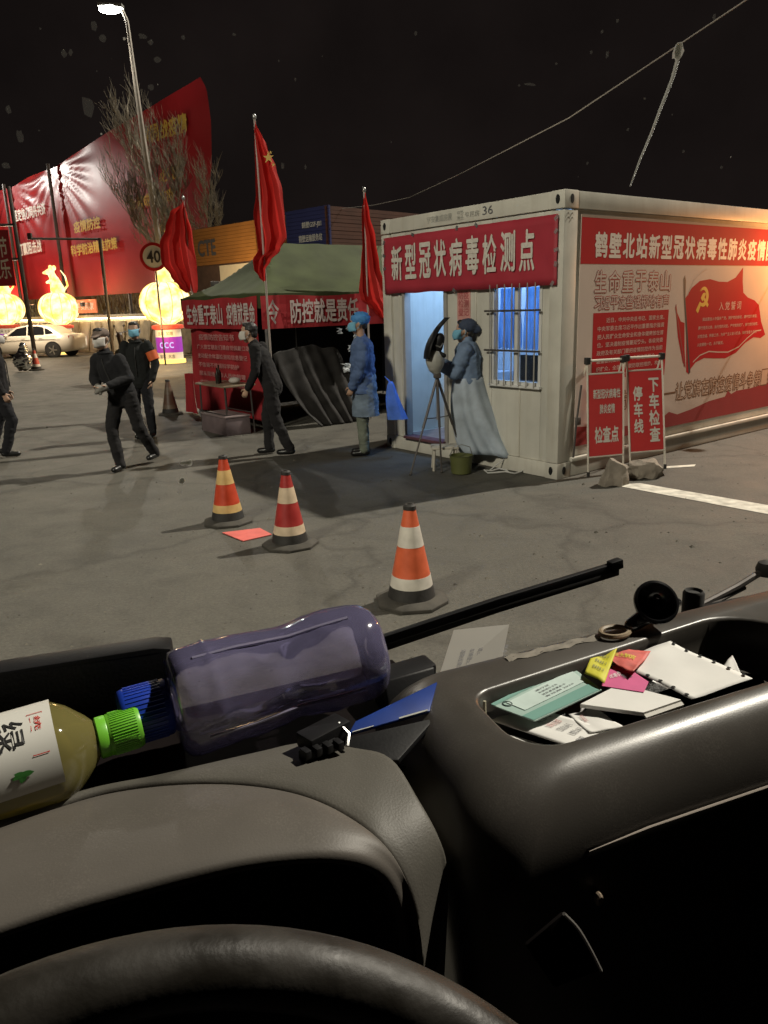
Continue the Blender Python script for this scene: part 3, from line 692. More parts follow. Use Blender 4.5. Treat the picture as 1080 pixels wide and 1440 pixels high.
# table in the tent mouth with things on it
tb = thing('folding_table', 'small dark folding table standing against the red tent wall', 'table', tw(-.55, .42), RZ)
WOOD = mat('table_top', (.24, .19, .13), .5, var=.25, scale=9)
M().bb((-.26, -.5, .71), (.26, .5, .735)).build('tabletop', WOOD, tb, bevel=.004)
for x in (-.22, .22):
    for y in (-.44, .44): M().tube([(x, y, 0), (x*.95, y*.95, .71)], .014, 6).build('leg', DKSTEEL, tb)
M().tube([(-.22, -.44, .30), (-.22, .44, .30)], .01, 5).tube([(.22, -.44, .30), (.22, .44, .30)], .01, 5).build('brace', DKSTEEL, tb)
BOT = mat('dark_bottle', (.025, .02, .015), .2, var=.1)
for k, (x, y, h, lab) in enumerate([(-.1, .02, .24, 'dark slim bottle nearest the middle of the tent table'), (-.02, .12, .27, 'taller dark bottle behind the slim one on the tent table')]):
    p = tw(-.55+x, .42+y, .735)
    o = M().lathe([(.03, 0), (.033, .02), (.033, h*.6), (.013, h*.78), (.013, h)], 12).build('bottle', BOT, smooth=True); o.location = p; tag(o, lab, 'bottle', 'bottles on the tent table')
o = M().ell((0, 0, .05), (.09, .08, .05)).build('cloth_bundle', mat('pale_rag', (.5, .46, .42), .9), smooth=True); o.location = tw(-.5, .18, .735); tag(o, 'pale rag lying on the end of the tent table', 'rag')
bx = thing('storage_box', 'low pale box under the folding table in the tent', 'box', tw(-.62, .35), RZ)
M().bb((-.2, -.42, 0), (.2, .42, .26)).build('box_body', mat('pale_box', (.16, .12, .125), .7), bx, bevel=.01)
M().bb((-.21, -.43, .262), (.21, .43, .29)).build('lid', mat('pale_box_lid', (.22, .17, .17), .7), bx, bevel=.008)

# ------------------------------------------------------------------ draped red flags on poles
FLAG = cloth('red_flag_silk', (.52, .030, .025), .35, var=.12, scale=3)
POLE = mat('pale_pole', (.5, .44, .40), .35, metal=.3, var=.1)
def draped_flag(label, base, ztop, rows_def, folds, amp, star=None, lean=(0, 0), r_=.016):
    """rows_def: (z, left, right) edges of the hanging cloth, measured from the pole"""
    t = thing('flag', label, 'flag', base, 0, 'red flags on the tent poles')
    M().tube([(0, 0, 0), (lean[0]*ztop, lean[1]*ztop, ztop)], r_, 8).build('pole', POLE, t, smooth=True)
    M().ell((lean[0]*ztop, lean[1]*ztop, ztop+.02), (.03, .03, .04)).build('finial', STEEL, t, smooth=True)
    rows = []
    n = 40
    for k in range(len(rows_def)-1):
        (za, la, ra), (zb, lb, rb) = rows_def[k], rows_def[k+1]
        for q in range(6):
            u_ = q/6; sm = u_*u_*(3-2*u_)
            z, l, r_2 = za+(zb-za)*u_, la+(lb-la)*sm, ra+(rb-ra)*sm
            row = []
            for i in range(n+1):
                s = i/n; ph = s*folds*2*math.pi
                x = l+(r_2-l)*(s+.05*math.sin(ph*2+z*3))
                y = -.03+amp*min(1.0, (r_2-l)/.25)*math.sin(ph+z*1.7)+.02*noise.noise(Vector((s*4, z*2.5, ztop)))
                row.append((x+lean[0]*z, y+lean[1]*z, z-.05*math.sin(ph*.5)*(1-k/len(rows_def))))
            rows.append(row)
    M().grid(rows).build('cloth', FLAG, t, smooth=True, fix=False, angle=85)
    if star:
        for (x, y, z, s_) in star:
            text(t, '★', PRINT_Y, (x+lean[0]*z, y, z), (1, -.1, 0), (0, 0, 1), s_, s_, bold=.0, name='star')
    return t
draped_flag('large red flag with yellow stars on the pole at the tent corner', tw(-.10, -.26), 4.33,
    [(4.24, -.01, .02), (4.0, -.02, .14), (3.72, -.02, .24), (3.4, -.03, .32), (3.05, -.10, .35), (2.80, -.09, .37), (2.62, -.08, .26), (2.48, -.16, .11), (2.36, -.15, .02), (2.26, -.09, .0), (2.18, -.03, -.005)], 2.2, .07,
    [(.10, -.14, 3.74, .15), (.205, -.13, 3.69, .06), (.18, -.13, 3.85, .05)])
draped_flag('narrow red flag hanging close to its pole beside the white cabin', tw(1.76, -.2), 3.52,
    [(3.45, -.01, .02), (3.15, -.05, .07), (2.8, -.06, .16), (2.4, -.10, .22), (2.05, -.13, .30), (1.92, -.10, .31), (1.80, .02, .33), (1.70, .12, .33), (1.6, .2, .30)], 1.8, .07, lean=(.004, 0))
draped_flag('red flag drooping in front of the big glowing lantern', tw(.10, TW+.12), 3.66,
    [(3.6, -.02, .02), (3.45, -.22, .05), (3.2, -.32, .10), (2.95, -.46, .10), (2.66, -.48, .11), (2.42, -.34, .10), (2.22, -.20, .09), (2.12, -.10, .07)], 2.6, .08)

# ------------------------------------------------------------------ white site cabin
C0 = Vector((1.803, 7.694, 0))
cb = thing('site_cabin', 'white prefabricated cabin with red banners, lit doorway and barred window', 'cabin', C0, RZ)
W_, L_, H_ = 2.84, 6.0, 2.81
def part(name, a, b, m=WHITE, bev=.006, parent=None): return M().bb(a, b).build(name, m, parent or cb, bevel=bev)
# local x runs along the printed side, y along the door side
for x in (0, L_-.2):
    for y in (0, W_-.16):
        part('corner_post', (x, y, .17), (x+.2, y+.16, 2.63))
        for z in (0, 2.645): part('corner_fitting', (x-.004, y-.004, z), (x+.204, y+.164, z+.165), bev=.01)
        for z in (.085, 2.73):
            for hx in ((.1,) ):
                o = M().lathe([(.032, 0), (.032, .006), (.001, .007)], 16, (x+hx, y-.005, z), rx @ Matrix.Diagonal((.75, 1.35, 1))).build('fitting_hole', HOLE, cb)
                o = M().lathe([(.032, 0), (.032, .006), (.001, .007)], 16, (x-.005, y+.08, z), Matrix.Rotation(R(-90), 3, 'Y') @ Matrix.Diagonal((1.35, .75, 1))).build('fitting_hole', HOLE, cb)
BL = mat('bolt_head', (.2, .19, .17), .5, metal=.4, var=0)
for z in (2.56, 2.60): 
    for q in (.05, .11): M().lathe([(.007, 0), (.007, .006)], 8, (q, -.001, z), rx).build('bolt', BL, cb)
part('roof_beam', (.2, 0.004, 2.648), (L_-.2, .15, 2.806)); part('roof_beam', (.2, W_-.15, 2.648), (L_-.2, W_-.004, 2.806))
part('roof_beam', (.004, .16, 2.648), (.15, W_-.16, 2.806)); part('roof_beam', (L_-.15, .16, 2.648), (L_-.004, W_-.16, 2.806))
part('floor_beam', (.2, 0.004, 0.004), (L_-.2, .15, .162)); part('floor_beam', (.2, W_-.15, 0.004), (L_-.2, W_-.004, .162))
part('floor_beam', (.004, .16, .004), (.15, W_-.16, .162)); part('floor_beam', (L_-.15, .16, .004), (L_-.004, W_-.16, .162))
part('roof', (.15, .15, 2.70), (L_-.15, W_-.15, 2.79), WHITE2); part('floor', (.15, .15, .08), (L_-.15, W_-.15, .17), mat('cabin_floor', (.20, .16, .15), .6))
part('ledge', (.2, -.03, .165), (L_-.2, .02, .205))
part('wall_panel', (.2, .03, .165), (L_-.2, .08, 2.646), WHITE2); part('wall_panel', (.2, W_-.08, .165), (L_-.2, W_-.03, 2.646), WHITE2)
part('wall_panel', (L_-.08, .16, .165), (L_-.03, W_-.16, 2.646), WHITE2)
D0, D1, N0, N1 = 1.72, 2.42, .27, .97           # door and window extents along the door side
part('wall_panel', (.03, .162, .165), (.08, N0, 2.646), WHITE2)
part('wall_panel', (.03, N0+.001, .165), (.08, .55, .94), WHITE2); part('wall_panel', (.032, .555, .165), (.08, N1, .94), WHITE2)
part('wall_panel', (.03, N0+.001, 1.98), (.08, N1, 2.646), WHITE2)
part('wall_panel', (.03, N1+.002, .165), (.08, D0, 2.646), WHITE2); part('wall_panel', (.03, D0+.002, 2.02), (.08, D1, 2.646), WHITE2)
part('wall_panel', (.03, D1+.002, .165), (.08, W_-.162, 2.646), WHITE2)
part('seam_strip', (.018, .545, .17), (.031, .565, .92)); part('seam_strip', (.018, 1.2, .17), (.031, 1.22, 2.6)); part('seam_strip', (.02, 2.52, .17), (.031, 2.56, 2.6))
GRN = mat('grey_door_frame', (.30, .29, .27), .45, var=.1)
df = part('door_frame', (.0, D1-.0, .17), (.10, D1+.05, 2.03), GRN); part('door_frame', (.0, D0-.05, .17), (.10, D0, 2.03), GRN); part('door_frame', (.0, D0, 1.98), (.10, D1, 2.03), GRN)
part('door_step', (-.05, D0-.02, .165), (.12, D1+.02, .20), mat('door_mat_red', (.10, .04, .05), .9, var=.3))
# inside: partition and pale blue curtain strips facing the door
INN = mat('inside_wall', (.55, .60, .66), .6, var=.06)
part('partition', (1.25, .2, .17), (1.30, W_-.2, 2.69), INN)
part('partition_shelf', (.9, 1.75, .18), (1.24, 2.4, .95), mat('blue_grey_cupboard', (.36, .42, .52), .5))
# sliding window
WF = mat('window_frame', (.62, .62, .60), .4, var=.05)
win = thing('x', 'x', 'x'); bpy.data.objects.remove(win)
wf = M().bb((.02, N0, .94), (.09, N0+.035, 1.98)).bb((.02, N1-.035, .94), (.09, N1, 1.98)).bb((.02, N0+.035, .94), (.09, N1-.035, .975)).bb((.02, N0+.035, 1.945), (.09, N1-.035, 1.98)).bb((.03, .60, .975), (.08, .65, 1.945)).build('window', WF, cb)
M().poly([(.055, N0+.03, .97), (.055, .6, .97), (.055, .6, 1.95), (.055, N0+.03, 1.95)]).build('pane', film('clear_pane', (.95, .97, 1), .985, (.6, .65, .7), .03, 1.3), wf, fix=False)
M().poly([(.06, .65, .97), (.06, N1-.03, .97), (.06, N1-.03, 1.95), (.06, .65, 1.95)]).build('pane', bpy.data.materials['clear_pane'], wf, fix=False)
part('window_sill', (-.02, N0-.02, .915), (.03, N1+.02, .94), WF)
BAR = mat('window_bar', (.52, .50, .46), .35, metal=.6, var=.1)
for z in (1.30, 1.71): M().tube([(-.025, N0-.02, z), (-.025, N1+.06, z)], .011, 6).build('window_bar', DKSTEEL, wf, smooth=True)
for k in range(7): M().tube([(-.025, N0+.05+.105*k, .93), (-.025, N0+.05+.105*k, 1.98)], .008, 6).build('window_bar', BAR, wf, smooth=True)
# blue curtains behind the glass
CUR = cloth('blue_curtain', (.14, .30, .62), .55, var=.15, scale=3)
for ya, yb in ((.28, .60), (.66, .96)):
    rows = []
    for j in range(14):
        t = j/13; z = 1.94-.63*t
        rows.append([(.15+.022*math.sin(i*1.5+.6*math.sin(t*3))*(0.6+.4*t), ya+(yb-ya)*i/24+.012*math.sin(i*.7+t*5), z+.012*math.sin(i*1.5)*t) for i in range(25)])
    M().grid(rows).build('curtain', CUR, cb, smooth=True, fix=False, angle=85)
part('desk', (.35, .25, .17), (.95, 1.1, .93), mat('dark_desk', (.03, .03, .035), .6)); part('desk_screen', (.45, .62, .94), (.50, .95, 1.22), BLACK)
lamp('cabin_ceiling_light', 'AREA', C0+Matrix.Rotation(RZ, 3, 'Z') @ Vector((.72, 1.95, 2.60)), 25, (.30, .54, 1.0), C0+Matrix.Rotation(RZ, 3, 'Z') @ Vector((.72, 1.95, 0)), .35, .9)
lamp('cabin_ceiling_light', 'AREA', C0+Matrix.Rotation(RZ, 3, 'Z') @ Vector((.75, .60, 2.60)), 24, (.36, .60, 1.0), C0+Matrix.Rotation(RZ, 3, 'Z') @ Vector((.72, .6, 0)), .35, .6)
part('ceiling_lamp', (.55, 1.5, 2.63), (.9, 2.4, 2.66), glow('cool_tube', (.4, .65, 1), 4)); part('ceiling_lamp', (.57, .3, 2.63), (.93, .9, 2.66), bpy.data.materials['cool_tube'])
# conduit, latch and stencilled numbers
M().tube([(.24, -.012, .2), (.27, -.012, .55), (.33, -.012, .95)], .012, 6).build('conduit', DKSTEEL, cb)
M().box((.30, -.01, .58), (.06, .03, .08)).build('latch', DKSTEEL, cb, bevel=.004)
text(cb, '36', INK, (-.001, 1.09, 2.69), (0, -1, 0), (0, 0, 1), .15, .085, bold=.0)
FINK = mat('faded_ink', (.36, .36, .33), .6, var=.2)
text(cb, '宇安集成房屋', FINK, (-.001, 1.98, 2.69), (0, -1, 0), (0, 0, 1), .42, .075, bold=.0)
text(cb, '中铁\n建设', FINK, (-.001, 1.48, 2.675), (0, -1, 0), (0, 0, 1), .1, .1, bold=.0); text(cb, '专用房', FINK, (-.001, 1.36, 2.69), (0, -1, 0), (0, 0, 1), .22, .06, bold=.0)
# pink notice beside the door
part('notice', (.024, 1.30, 1.56), (.029, 1.51, 2.0), mat('pink_notice', (.55, .27, .24), .7), 0)
text(cb, '防疫\n检测\n登记', mat('notice_print', (.40, .10, .10), .7), (.022, 1.49, 1.66), (0, -1, 0), (0, 0, 1), .17, .27, bold=.02)

# banner over the door: a thing of its own, hung on the cabin
def cw(x, y, z=0): return C0+Matrix.Rotation(RZ, 3, 'Z') @ Vector((x, y, z))
db = thing('door_banner', 'wine red banner with white characters taped above the cabin door and window', 'banner', cw(0, 0, 1.94), RZ)
rows = []
for j in range(9):
    rows.append([(-.014-.012*(1+noise.noise(Vector((i*.35, j*.5, 2)))), .055+2.71*i/50, .005*math.sin(i*.6)*(j == 0)+.655*j/8) for i in range(51)])
M().grid(rows).build('cloth', RED_BANNER, db, smooth=True, fix=False, solid=.002)
chars = '新型冠状病毒检测点'
WOOL = mat('banner_lettering', (.60, .55, .49), .7, var=.12, scale=30)
for k, ch in enumerate(chars):
    text(db, ch, WOOL, (-.042, 2.60-k*.2585, .15+(.008 if k % 2 else 0)), (0, -1, 0), (0, 0, 1), .205, .40, bold=.022)
TAPE = film('clear_tape', (.95, .95, .95), .75, (.8, .8, .8), .1)
for (y, z) in [(.07, .62), (.07, .5), (.065, .33), (.065, .2), (.10, .02), (2.75, .6), (2.752, .45), (2.75, .3), (2.2, .65), (1.15, .655), (1.45, .655), (1.5, .0)]:
    M().box((-.035, y, z), (.003, .05, .035), Euler((rnd.uniform(0, 3), 0, 0))).build('tape', TAPE, db)

# big printed sheet on the long side
sp = thing('wall_poster', 'long printed poster with red header and red party flag on the cabin side', 'poster', cw(.26, 0, .3), RZ)
SHEET = mat('poster_sheet', (.56, .47, .41), .65, var=.05, scale=2, spec=.2)
def P3(s, z, y=0.0): return (s-.26, .0265 if y > .02 else (.018 if y >= .018 else .018-(.018-y)*.25), z-.3)
M().bb(P3(.28, .305, .018), P3(5.72, 2.60, .0265)).build('sheet', SHEET, sp)
def flat(name, pts, m, y): return M().poly([P3(s, z, y) for s, z in pts]).build(name, m, sp, fix=False)
flat('header_strip', [(.285, 2.14), (5.71, 2.14), (5.71, 2.575), (.285, 2.575)], RED_PRINT, .014)
for k, ch in enumerate('鹤壁北站新型冠状病毒性肺炎疫情防控检测点'):
    text(sp, ch, PRINT_W, P3(.50+.232*k, 2.20, .010), (1, 0, 0), (0, 0, 1), .205, .25, bold=.03)
def outlined(s, x, z, wd, ht, gap, ink, fill, b0, b1):
    n = len(s); cwid = (wd-gap*(n-1))/n
    for k, ch in enumerate(s):
        text(sp, ch, ink, P3(x+k*(cwid+gap)-.006, z-.006, .013), (1, 0, 0), (0, 0, 1), cwid+.012, ht+.012, bold=b0)
        text(sp, ch, fill, P3(x+k*(cwid+gap)+.003, z+.003, .010), (1, 0, 0), (0, 0, 1), cwid-.006, ht-.006, bold=b1)
DRED = mat('dark_red_print', (.30, .03, .03), .6, var=.05)
outlined('生命重于泰山', .52, 1.86, 1.36, .22, .03, DRED, SHEET, .05, .008)
outlined('习近平这些话掷地有声', .53, 1.69, 1.34, .135, .012, DRED, SHEET, .05, .004)
flat('text_box', [(.53, 1.0), (1.87, .93), (1.88, 1.66), (.52, 1.66)], RED_PRINT, .014)
SMALL = mat('small_print', (.60, .38, .34), .6, var=.05)
for k, s in enumerate(['    近日，中共中央总书记、国家主席、', '中央军委主席习近平作出重要指示强调', '把人民群众生命安全和身体健康放在首', '位，坚决遏制疫情蔓延势头。各级党委', '政府及有关部门要把疫情防控作为当前', '最重要的工作来抓，广泛动员群众、组', '织群众，全面落实联防联控措施，构筑', '群防群治的严密防线。']):
    text(sp, s, SMALL, P3(.60+(.14 if k == 0 else 0), 1.555-k*.083, .0115), (1, 0, 0), (0, 0, 1), (1.06 if k == 0 else 1.2) if k < 7 else .7, .052, bold=.012)
# flag picture
flat('flag_print', [(2.20, 1.775), (2.32, 1.89), (2.48, 1.965), (2.70, 1.985), (2.9, 1.955), (3.10, 1.95), (3.28, 2.0), (3.44, 2.12), (3.46, 1.95), (3.50, 1.82), (3.62, 1.76), (3.80, 1.72), (3.92, 1.66), (4.02, 1.45), (4.16, 1.28), (4.05, 1.24), (3.86, 1.26), (3.66, 1.20), (3.45, 1.09), (3.2, 1.035), (2.95, 1.05), (2.7, 1.07), (2.52, 1.03), (2.42, .96), (2.40, .90), (2.33, .93), (2.28, 1.3)], RED_PRINT, .014)
flat('flag_print', [(2.02, 1.66), (2.14, 1.52), (2.22, 1.50), (2.26, 1.2), (2.31, .98), (2.24, 1.05), (2.10, 1.35)], RED_PRINT, .0145)
flat('flag_staff', [(2.135, 1.99), (2.16, 2.03), (2.185, 1.97), (2.20, 1.78), (2.42, .92), (2.385, .90), (2.17, 1.78)], PRINT_DK, .0125)
flat('flag_staff', [(2.005, 1.68), (2.02, 1.72), (2.04, 1.66), (2.30, 1.0), (2.275, 1.0)], DRED, .012)
for pts in ([(2.46, 1.03), (2.6, 1.10), (2.8, 1.135), (3.0, 1.115), (3.25, 1.10), (3.5, 1.15), (3.7, 1.25), (3.9, 1.33), (4.04, 1.335)], [(2.24, 1.80), (2.36, 1.98), (2.5, 2.06), (2.62, 2.10)]):
    mb = M()
    for (a, za), (b_, zb) in zip(pts, pts[1:]): mb.poly([P3(a, za, .0118), P3(b_, zb, .0118), P3(b_, zb+.014, .0118), P3(a, za+.014, .0118)])
    mb.build('flag_highlight', SHEET, sp, fix=False)
text(sp, '☭', mat('emblem_yellow', (.68, .42, .06), .6, var=.05), P3(2.44, 1.60, .0115), (1, 0, 0), (0, 0, 1), .27, .30, bold=.03, name='emblem')
text(sp, '入党誓词', SMALL, P3(2.95, 1.62, .0115), (1, 0, 0), (0, 0, 1), .52, .10, bold=.01, space=1.5)
for k, s in enumerate(['    我志愿加入中国共产党，拥护党的纲领，遵守党的章程，', '履行党员义务，执行党的决定，严守党的纪律，保守党的秘密，', '对党忠诚，积极工作，为共产主义奋斗终身，随时准备为党和', '人民牺牲一切，永不叛党。']):
    text(sp, s, SMALL, P3(2.52+(.08 if k == 0 else 0), 1.505-k*.098, .0115), (1, 0, 0), (0, 0, 1), [1.30, 1.42, 1.40, .6][k], .042, bold=.008)
BRNP = mat('brown_print', (.17, .075, .03), .6, var=.05)
for k, ch in enumerate('防控疫情——让党旗在防控疫情斗争第一线高高飘扬'):
    if ch == '—': flat('lettering', [(1.02+.185*k, .70), (1.21+.185*k, .70), (1.21+.185*k, .72), (1.02+.185*k, .72)], BRNP, .012)
    else:
        text(sp, ch, BRNP, P3(1.02+.185*k-.006, .605, .013), (1, 0, 0), (0, 0, 1), .182, .225, bold=.055)
        text(sp, ch, mat('print_sheen', (.56, .42, .33), .6, var=.05) if 'print_sheen' not in bpy.data.materials else bpy.data.materials['print_sheen'], P3(1.02+.185*k+.008, .62, .011), (1, 0, 0), (0, 0, 1), .155, .195, bold=-.004)
flat('wave_print', [(.285, .31), (5.70, .31), (5.70, .80), (5.0, .72), (4.3, .63), (3.9, .60), (3.55, .60), (3.42, .57), (3.33, .62), (3.27, .55), (2.9, .53), (2.5, .47), (2.2, .44), (2.02, .49), (1.9, .44), (1.2, .42), (.285, .52)], DRED, .0142)
# warm lamp further along the cabin
wl_ = thing('wall_lamp', 'warm wall lamp on the cabin side, beyond the edge of the photo', 'lamp', cw(4.72, 0, 2.45), RZ)
M().tube([(0, .02, .05), (0, -.5, .22)], .018, 6).build('arm', DKSTEEL, wl_)
M().lathe([(.02, .12), (.10, .05), (.12, 0), (.11, 0)], 16, (0, -.55, .10)).build('shade', DKSTEEL, wl_, smooth=True)
M().ell((0, -.55, .11), (.06, .06, .06)).build('bulb', glow('sodium_bulb', (1, .42, .10), 12), wl_, smooth=True)
lamp('wall_lamp_light', 'POINT', cw(4.72, -.72, 2.40), 165, (1, .40, .12), size=.10)

# overhead cable
o = M().tube([(-.9, 18.6, 3.96), (.0, 17.4, 3.88), (.684, 16, 3.83), (1.3, 12.6, 3.70), (2.125, 9, 3.69), (2.627, 6, 3.77), (3.1, 3.2, 4.0)], .006, 5).build('overhead_cable', mat('cable_grey', (.30, .27, .24), .6, var=0), smooth=True)
tag(o, 'thin cable strung across the dark sky above the cabin roof', 'cable')
# ------------------------------------------------------------------ people
SKIN = mat('skin', (.42, .26, .18), .55, var=.08, scale=20, sub=.1)
HAIR = mat('black_hair', (.014, .012, .012), .5, var=.3, scale=60)
def blob(prims, name, m, parent, voxel=.012, smooth_it=4, wrinkle=0.0, wscale=7.0, cut=None, seed=0.0):
    mb = M(); prims(mb)
    o = mb.build(name, None, None, smooth=True, angle=180)
    md = o.modifiers.new('r', 'REMESH'); md.mode = 'VOXEL'; md.voxel_size = voxel
    if smooth_it: s = o.modifiers.new('s', 'SMOOTH'); s.iterations = smooth_it; s.factor = .5
    bpy.context.view_layer.update()
    me = bpy.data.meshes.new_from_object(o.evaluated_get(bpy.context.evaluated_depsgraph_get()))
    old = o.data; o.modifiers.clear(); o.data = me; bpy.data.meshes.remove(old); me.name = name
    if wrinkle:
        N_ = [v.normal.copy() for v in me.vertices]; out = []
        for v, nr in zip(me.vertices, N_):
            p = v.co; q = Vector((p.x*wscale, p.y*wscale, p.z*wscale*1.6+seed))
            n = noise.noise(q)*.65+abs(noise.noise(q*2.1))*.5-.15
            out += list(p+nr*n*wrinkle)
        me.vertices.foreach_set('co', out); me.update()
    if cut is not None:
        bm = bmesh.new(); bm.from_mesh(me)
        bmesh.ops.bisect_plane(bm, geom=bm.verts[:]+bm.edges[:]+bm.faces[:], plane_co=(0, 0, cut), plane_no=(0, 0, -1), clear_outer=True)
        bm.to_mesh(me); bm.free()
    me.materials.clear(); me.materials.append(m)
    me.polygons.foreach_set('use_smooth', [True]*len(me.polygons))
    o.parent = parent; return o
BASE = dict(pelvis=(0, 0, .92), chest=(0, 0, 1.22), neck=(0, 0, 1.40), head=(0, .02, 1.565),
    shR=(.165, 0, 1.36), elR=(.215, -.03, 1.09), wrR=(.215, .06, .86), shL=(-.165, 0, 1.36), elL=(-.215, -.03, 1.09), wrL=(-.215, .06, .86),
    hipR=(.085, 0, .90), knR=(.095, .03, .49), anR=(.10, -.01, .085), hipL=(-.085, 0, .90), knL=(-.095, .03, .49), anL=(-.10, -.01, .085))
def hand(mb, el, wr, side, grip=.4):
    el, wr = Vector(el), Vector(wr); d = (wr-el).normalized()
    sd = Vector((0, 1, 0)); sd = (sd-d*sd.dot(d)); sd = sd.normalized() if sd.length > .2 else Vector((1, 0, 0)); nrm = d.cross(sd)*(-side)
    pc = wr+d*.085
    mb.cap(wr+d*.015, pc, .030, .034, (nrm, .5), n=10)
    for k in range(4):
        off = sd*(.030-.020*k); ln = [.036, .042, .039, .030][k]
        a = pc+off*.95-d*.01; b = a+(d+nrm*grip*.6).normalized()*ln; c = b+(d*(1-grip)+nrm*(grip+.2)).normalized()*ln*.8
        mb.cap(a, b, .0095, .009, n=8); mb.cap(b, c, .009, .0075, n=8)
    a = wr+d*.03+sd*.025; b = a+(d*.6+sd*.7+nrm*.25).normalized()*.042; c = b+(d*.9+sd*.1+nrm*.4).normalized()*.03
    mb.cap(a, b, .012, .0105, n=8); mb.cap(b, c, .0105, .008, n=8)
def person(label, loc, rz, J=None, jacket=None, trousers=None, shoes=None, mask=None, cap=None, hair=True, yaw=0, coat_hem=.80, sleeve=.048, extra=None, glove=None):
    j = dict(BASE); j.update(J or {}); j = {k: Vector(v) for k, v in j.items()}
    t = thing('person', label, 'person', loc, rz)
    hc = j['head']; HM = Matrix.Rotation(R(yaw), 3, 'Z'); up = (hc-j['neck']).normalized()
    def h(x, y, z): return hc+HM @ Vector((x, y, z))
    fl = ((0, 1, 0), .68)
    def body(mb):
        mb.cap(j['pelvis'], j['chest'], .125, .135, fl); mb.cap(j['chest'], j['neck']-Vector((0, 0, .05)), .135, .085, fl)
        mb.cap(j['neck']-Vector((0, 0, .06)), hc-up*.06, .052, .050)
        mb.ell(hc+up*.02, (.076, .094, .108)); mb.cap(h(0, .02, -.03), h(0, .045, -.085), .062, .036)
        mb.cap(h(0, .088, .015), h(0, .108, -.025), .010, .015); mb.ell(h(0, .088, -.058), (.024, .012, .010))
        for s in (-1, 1): mb.ell(h(s*.078, -.005, .0), (.012, .022, .032)); mb.ell(h(s*.033, .080, .028), (.020, .012, .007))
        for s, q in ((1, 'R'), (-1, 'L')):
            mb.cap(j['sh'+q], j['el'+q], .050, .040); mb.cap(j['el'+q], j['wr'+q], .040, .028); hand(mb, j['el'+q], j['wr'+q], s)
            mb.cap(j['hip'+q], j['kn'+q], .080, .055); mb.cap(j['kn'+q], j['an'+q], .052, .036)
            mb.cap(j['an'+q]+Vector((0, -.02, -.045)), j['an'+q]+Vector((0, .12, -.055)), .032, .025)
    blob(body, 'body', SKIN, t, .0065, 3)
    ey = M()
    for s in (-1, 1): ey.ell(h(s*.032, .089, .012), (.013, .008, .007))
    ey.build('eyes', HAIR, t, smooth=True)
    if trousers:
        def tr_(mb):
            mb.cap(j['pelvis']+Vector((0, 0, .04)), j['pelvis']-Vector((0, 0, .03)), .145, .15, ((0, 1, 0), .75))
            for q in 'RL':
                mb.cap(j['hip'+q], j['kn'+q], .098, .075); mb.cap(j['kn'+q], j['an'+q]+Vector((0, 0, .0)), .075, .062)
        blob(tr_, 'trousers', trousers, t, .011, 3, .020, 7, seed=loc[0])
    if shoes:
        for q in 'RL':
            mb = M(); a = j['an'+q]
            mb.cap(a+Vector((0, -.03, -.035)), a+Vector((0, .13, -.045)), .047, .042, ((0, 0, 1), .85)).cap(a+Vector((0, -.02, .02)), a+Vector((0, .02, -.03)), .045, .045)
            blob(lambda b_, mb=mb: b_.add(mb.v, mb.f), 'shoe', shoes, t, .010, 3)
    if jacket:
        def jk(mb):
            ch_ = coat_hem+.13; hem = j['pelvis']*((1.22-ch_)/.30)+j['chest']*(1-(1.22-ch_)/.30)
            mb.cap(j['chest'], hem, .168, .172, ((0, 1, 0), .72)); mb.cap(j['chest']+Vector((0, 0, .02)), j['neck']-Vector((0, 0, .05)), .165, .105, fl)
            mb.cap(j['neck']-Vector((0, 0, .05)), j['neck']+up*.015, .078, .068)
            for q in 'RL': mb.cap(j['sh'+q], j['el'+q], .070, .060); mb.cap(j['el'+q], j['wr'+q]-(j['wr'+q]-j['el'+q]).normalized()*.01, .062, sleeve)
        blob(jk, 'jacket', jacket, t, .011, 3, .018, 7, seed=loc[1])
        cc = j['neck']+up*.005; M().tube([cc+Vector((.078*math.cos(a), .074*math.sin(a), .012*math.sin(a)-.01*max(0, math.sin(a)))) for a in [2*math.pi*i/20 for i in range(21)]], .016, 7).build('collar', jacket, t, smooth=True)
        M().tube([j['neck']+Vector((0, .085, -.06)), j['chest']+Vector((0, .128, 0)), j['pelvis']+Vector((0, .135, 0))], .007, 5).build('zip', RUBBER, t, smooth=True)
    if glove:
        for s, q in ((1, 'R'), (-1, 'L')):
            def gv(mb):
                d = (j['wr'+q]-j['el'+q]).normalized(); mb.cap(j['wr'+q]-d*.01, j['wr'+q]+d*.10, .042, .045); mb.cap(j['wr'+q]+d*.1, j['wr'+q]+d*.15+Vector((0, 0, -.02)), .04, .025)
            blob(gv, 'glove', glove, t, .010, 2, .004)
    if mask:
        mb = M(); rows = []
        for a in range(-5, 6):
            an = a/5*1.25; row = []
            for b_ in range(7):
                v_ = b_/6; z = .012-.105*v_; bul = 1+.16*math.sin(math.pi*v_)
                row.append(h(.080*math.sin(an)*(1-.12*v_), (.088*math.cos(an)+.028*math.cos(an)**3)*bul+.004, z+.012*abs(math.sin(an))))
            rows.append(row)
        mb.grid(rows).build('mask', mask, t, smooth=True, solid=.003)
        for s in (-1, 1):
            M().tube([h(s*.072, .035, .005), h(s*.084, -.0, .03), h(s*.088, -.022, .0)], .003, 5).tube([h(s*.068, .04, -.07), h(s*.083, 0, -.04), h(s*.088, -.022, .0)], .003, 5).build('mask_loop', mask, t)
    if hair:
        def hr(mb):
            mb.ell(h(0, -.018, .045), (.084, .092, .088)); mb.ell(h(0, -.055, -.01), (.07, .05, .06)); mb.ell(h(0, .045, .098), (.062, .04, .03))
        blob(hr, 'hair', HAIR, t, .008, 2, .006, 25)
    if cap: cap(t, h)
    if extra: extra(t, j, h)
    return t
